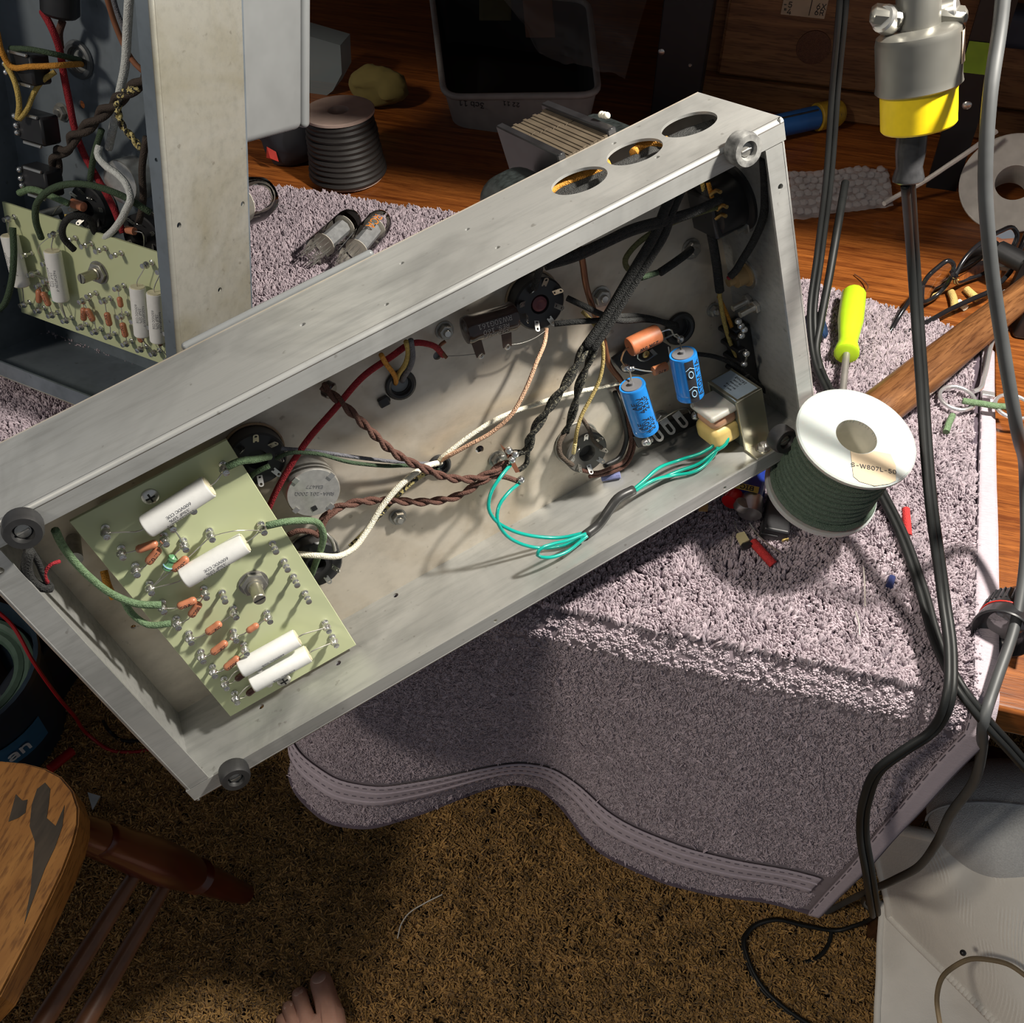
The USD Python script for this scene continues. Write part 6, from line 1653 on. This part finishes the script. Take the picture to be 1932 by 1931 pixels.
th = thing('throw_blanket', 'white ribbed cloth draped in folds at the lower right', 'blanket', onz(1800, 1800, 0) * V(1, 1, 0))
G = patch([(1640, 1552), (1990, 1640), (2030, 2080), (1672, 1728)], (.30, .40, .30, .17), 360, 200)
s_, w_ = np.meshgrid(np.linspace(0, 1, G.shape[1]), np.linspace(0, 1, G.shape[0]))
bul = .045 * np.sin(np.pi * np.clip(s_ * .9 + .1, 0, 1)) * np.sin(np.pi * np.clip(w_ * .8 + .15, 0, 1)) + (meshkit.fbm(G * V(12, 6, 6), 2, 4) - .5) * .06
G[:, :, 2] += bul; G[:, :, 1] -= bul * .4
msk = np.clip((meshkit.noise(np.stack([s_ * 9, w_ * 4.5, s_ * 0], -1), 6) - .42) * 6, 0, 1)
G[:, :, 2] += .0007 * msk * np.sin(2 * np.pi * (s_ * 46 + .9 * np.sin(w_ * 11 + s_ * 4)))
# soften the outline
m1 = slab(G if grid(G).face_normals.mean(0)[2] > 0 else G[:, ::-1], .006)
part(th, 'upper_fold', m1, CLOTH, smooth=True)
edgeU = [sweep(G[:, 0], .004, 8), sweep(G[-1], .0045, 8), sweep(G[0], .006, 8)]
part(th, 'folded_edge', cat(*edgeU), CLOTH, smooth=True)
G2 = patch([(1668, 1700), (1960, 1860), (1960, 2060), (1648, 2040)], (.13, .22, .03, .014))
G2[:, :, 2] += (meshkit.fbm(G2 * 10, 3, 7) - .5) * .03 + .004 * np.sin(np.linspace(0, 9, G2.shape[1]))[None]
G2[:, :, 2] = np.maximum(G2[:, :, 2], .014)
part(th, 'lower_fold', slab(G2 if grid(G2).face_normals.mean(0)[2] > 0 else G2[:, ::-1], .005), CLOTH, smooth=True)
part(th, 'lower_hem', sweep(G2[:, 0], .004, 8), CLOTH, smooth=True)
cu = thing('cushion', 'white mesh covered round cushion behind the folded cloth at the right', 'cushion', onz(1925, 1540, .2) * V(1, 1, 0))
c_ = onz(1935, 1560, .37)
m = trimesh.creation.icosphere(5, 1.0); m.vertices *= V(.088, .060, .062)
pm = m.copy(); pm.vertices += c_
part(cu, 'cover', pm, mat('cushion_mesh', (.62, .63, .63), .8, var=.1, scale=600, bump=.5, bscale=900, vor=True), smooth=True)
aa = np.linspace(-.2, 2.9, 40); part(cu, 'piping', sweep(np.array([c_ + V(-.0885 * math.cos(a), -.012, .0625 * math.sin(a)) for a in aa]), .0012, 6), mat('cushion_seam', (.42, .44, .46), .8))
part(cu, 'stool_top', cbox(V(c_[0] - .05, c_[1] - .02, .265), V(c_[0] + .2, c_[1] + .12, .305), .004), '/World/Looks/desk_dark')
for sx in (-.035, .18):
    for sy in (0, .10): part(cu, 'stool_leg', cbox(V(c_[0] + sx - .012, c_[1] + sy - .012, .0), V(c_[0] + sx + .012, c_[1] + sy + .012, .265), .002), '/World/Looks/desk_dark')
part(th, 'tan_cord', tube([onz(1775, 1945, .33), onz(1768, 1880, .335), onz(1778, 1845, .335), onz(1800, 1825, .335), onz(1830, 1811, .345), onz(1865, 1812, .345), onz(1900, 1820, .345), onz(1945, 1850, .34)], .0022, 8), mat('tan_cord', (.22, .16, .09), .7))
solo('black_button', 'tiny black bead on the white cloth', 'bead', trimesh.creation.icosphere(2, .0028).apply_translation(onz(1817, 1799, .33)), BLACK)

# ------------------------------------------------------------------ in the dark under the desk, left
bu = thing('bucket', 'dark bucket with a blue label standing on the floor under the chassis', 'bucket', onz(0, 1340, .0) * V(1, 1, 0))
q = onz(-25, 1330, .10); cb_ = V(q[0] - .015, q[1], .012)
part(bu, 'bucket_body', lathe([(.085, 0), (.105, .16), (.109, .162), (.109, .172), (.103, .172), (.084, .004), (.001, .004)], cb_, LZ, 40, caps=False), mat('bucket_dark', (.02, .035, .055), .4))
for k, (rr_, zz) in enumerate(((.083, .13), (.075, .145), (.088, .15))):
    part(bu, 'green_hose', ringm(cb_ + LZ * zz, V(.06 * k, .05, 1), rr_, .008, 40, 8), mat('hose_green', (.08, .13, .10), .4) if k == 0 else '/World/Looks/hose_green')
ang0 = math.atan2(CAM[1] - .1 - cb_[1], CAM[0] + .05 - cb_[0])
st = [[cb_ + V(math.cos(a) * (.0875 + .125 * z_), math.sin(a) * (.0875 + .125 * z_), z_) + V(0, 0, 0) for z_ in np.linspace(.05, .10, 5)] for a in np.linspace(ang0 - .7, ang0 + .5, 10)]
part(bu, 'blue_label', slab(np.array(st), -.0006), mat('label_cyan', (.04, .16, .30), .4))
o_r = V(math.cos(ang0 + .05), math.sin(ang0 + .05), 0)
part(bu, 'label_lettering', text('an', .021, cb_ + o_r * .0993 + LZ * .074, np.cross(LZ, o_r), LZ + o_r * .12, .0006, bold=True), mat('label_white', (.75, .77, .78), .5), smooth=False)
solo('test_lead', 'red test lead falling over the bucket to the carpet', 'wire', tube([onz(-10, 1150, .30), onz(18, 1175, .28), onz(60, 1245, .24), onz(105, 1310, .17), onz(140, 1352, .10), onz(172, 1392, .03), onz(205, 1415, .016), onz(250, 1420, .014), onz(300, 1412, .013)], .0024, 8), mat('test_red', (.32, .01, .015), .4))
solo('test_lead', 'black test lead lying on the carpet left of the chassis corner', 'wire', tube([onz(195, 1362, .05), onz(208, 1382, .016), onz(225, 1396, .014), onz(262, 1400, .013)], .0024, 8), CORD)
solo('probe', 'red probe lying on the carpet behind the chair seat', 'probe', tube([onz(94, 1452, .05), onz(136, 1418, .04)], .0065, 10), mat('probe_red', (.35, .012, .015), .4))
solo('paper_corner', 'small grey paper corner sticking out beside the chair seat', 'paper', hull([onz(u, v, .05) + V(0, 0, e) for u, v in ((166, 1497), (190, 1504), (175, 1530)) for e in (0, .002)]), mat('paper_grey', (.42, .45, .46), .7))
cs = thing('tool_case', 'dark toolbox standing on the floor under the desk', 'toolbox', onz(60, 1420, 0) * V(1, 1, 0))
q0, q1 = onz(40, 1430, .012), onz(200, 1330, .012)
part(cs, 'case_body', rbox(V(q0[0] - .02, q0[1] + .03, .012), V(q1[0] - .06, q1[1] + .06, .12), .008, 4), mat('case_navy', (.012, .016, .026), .5))
part(cs, 'case_latch', cbox(V(q1[0] - .11, q0[1] + .028, .06), V(q1[0] - .08, q0[1] + .032, .09), .001), mat('latch_orange', (.25, .08, .02), .5))
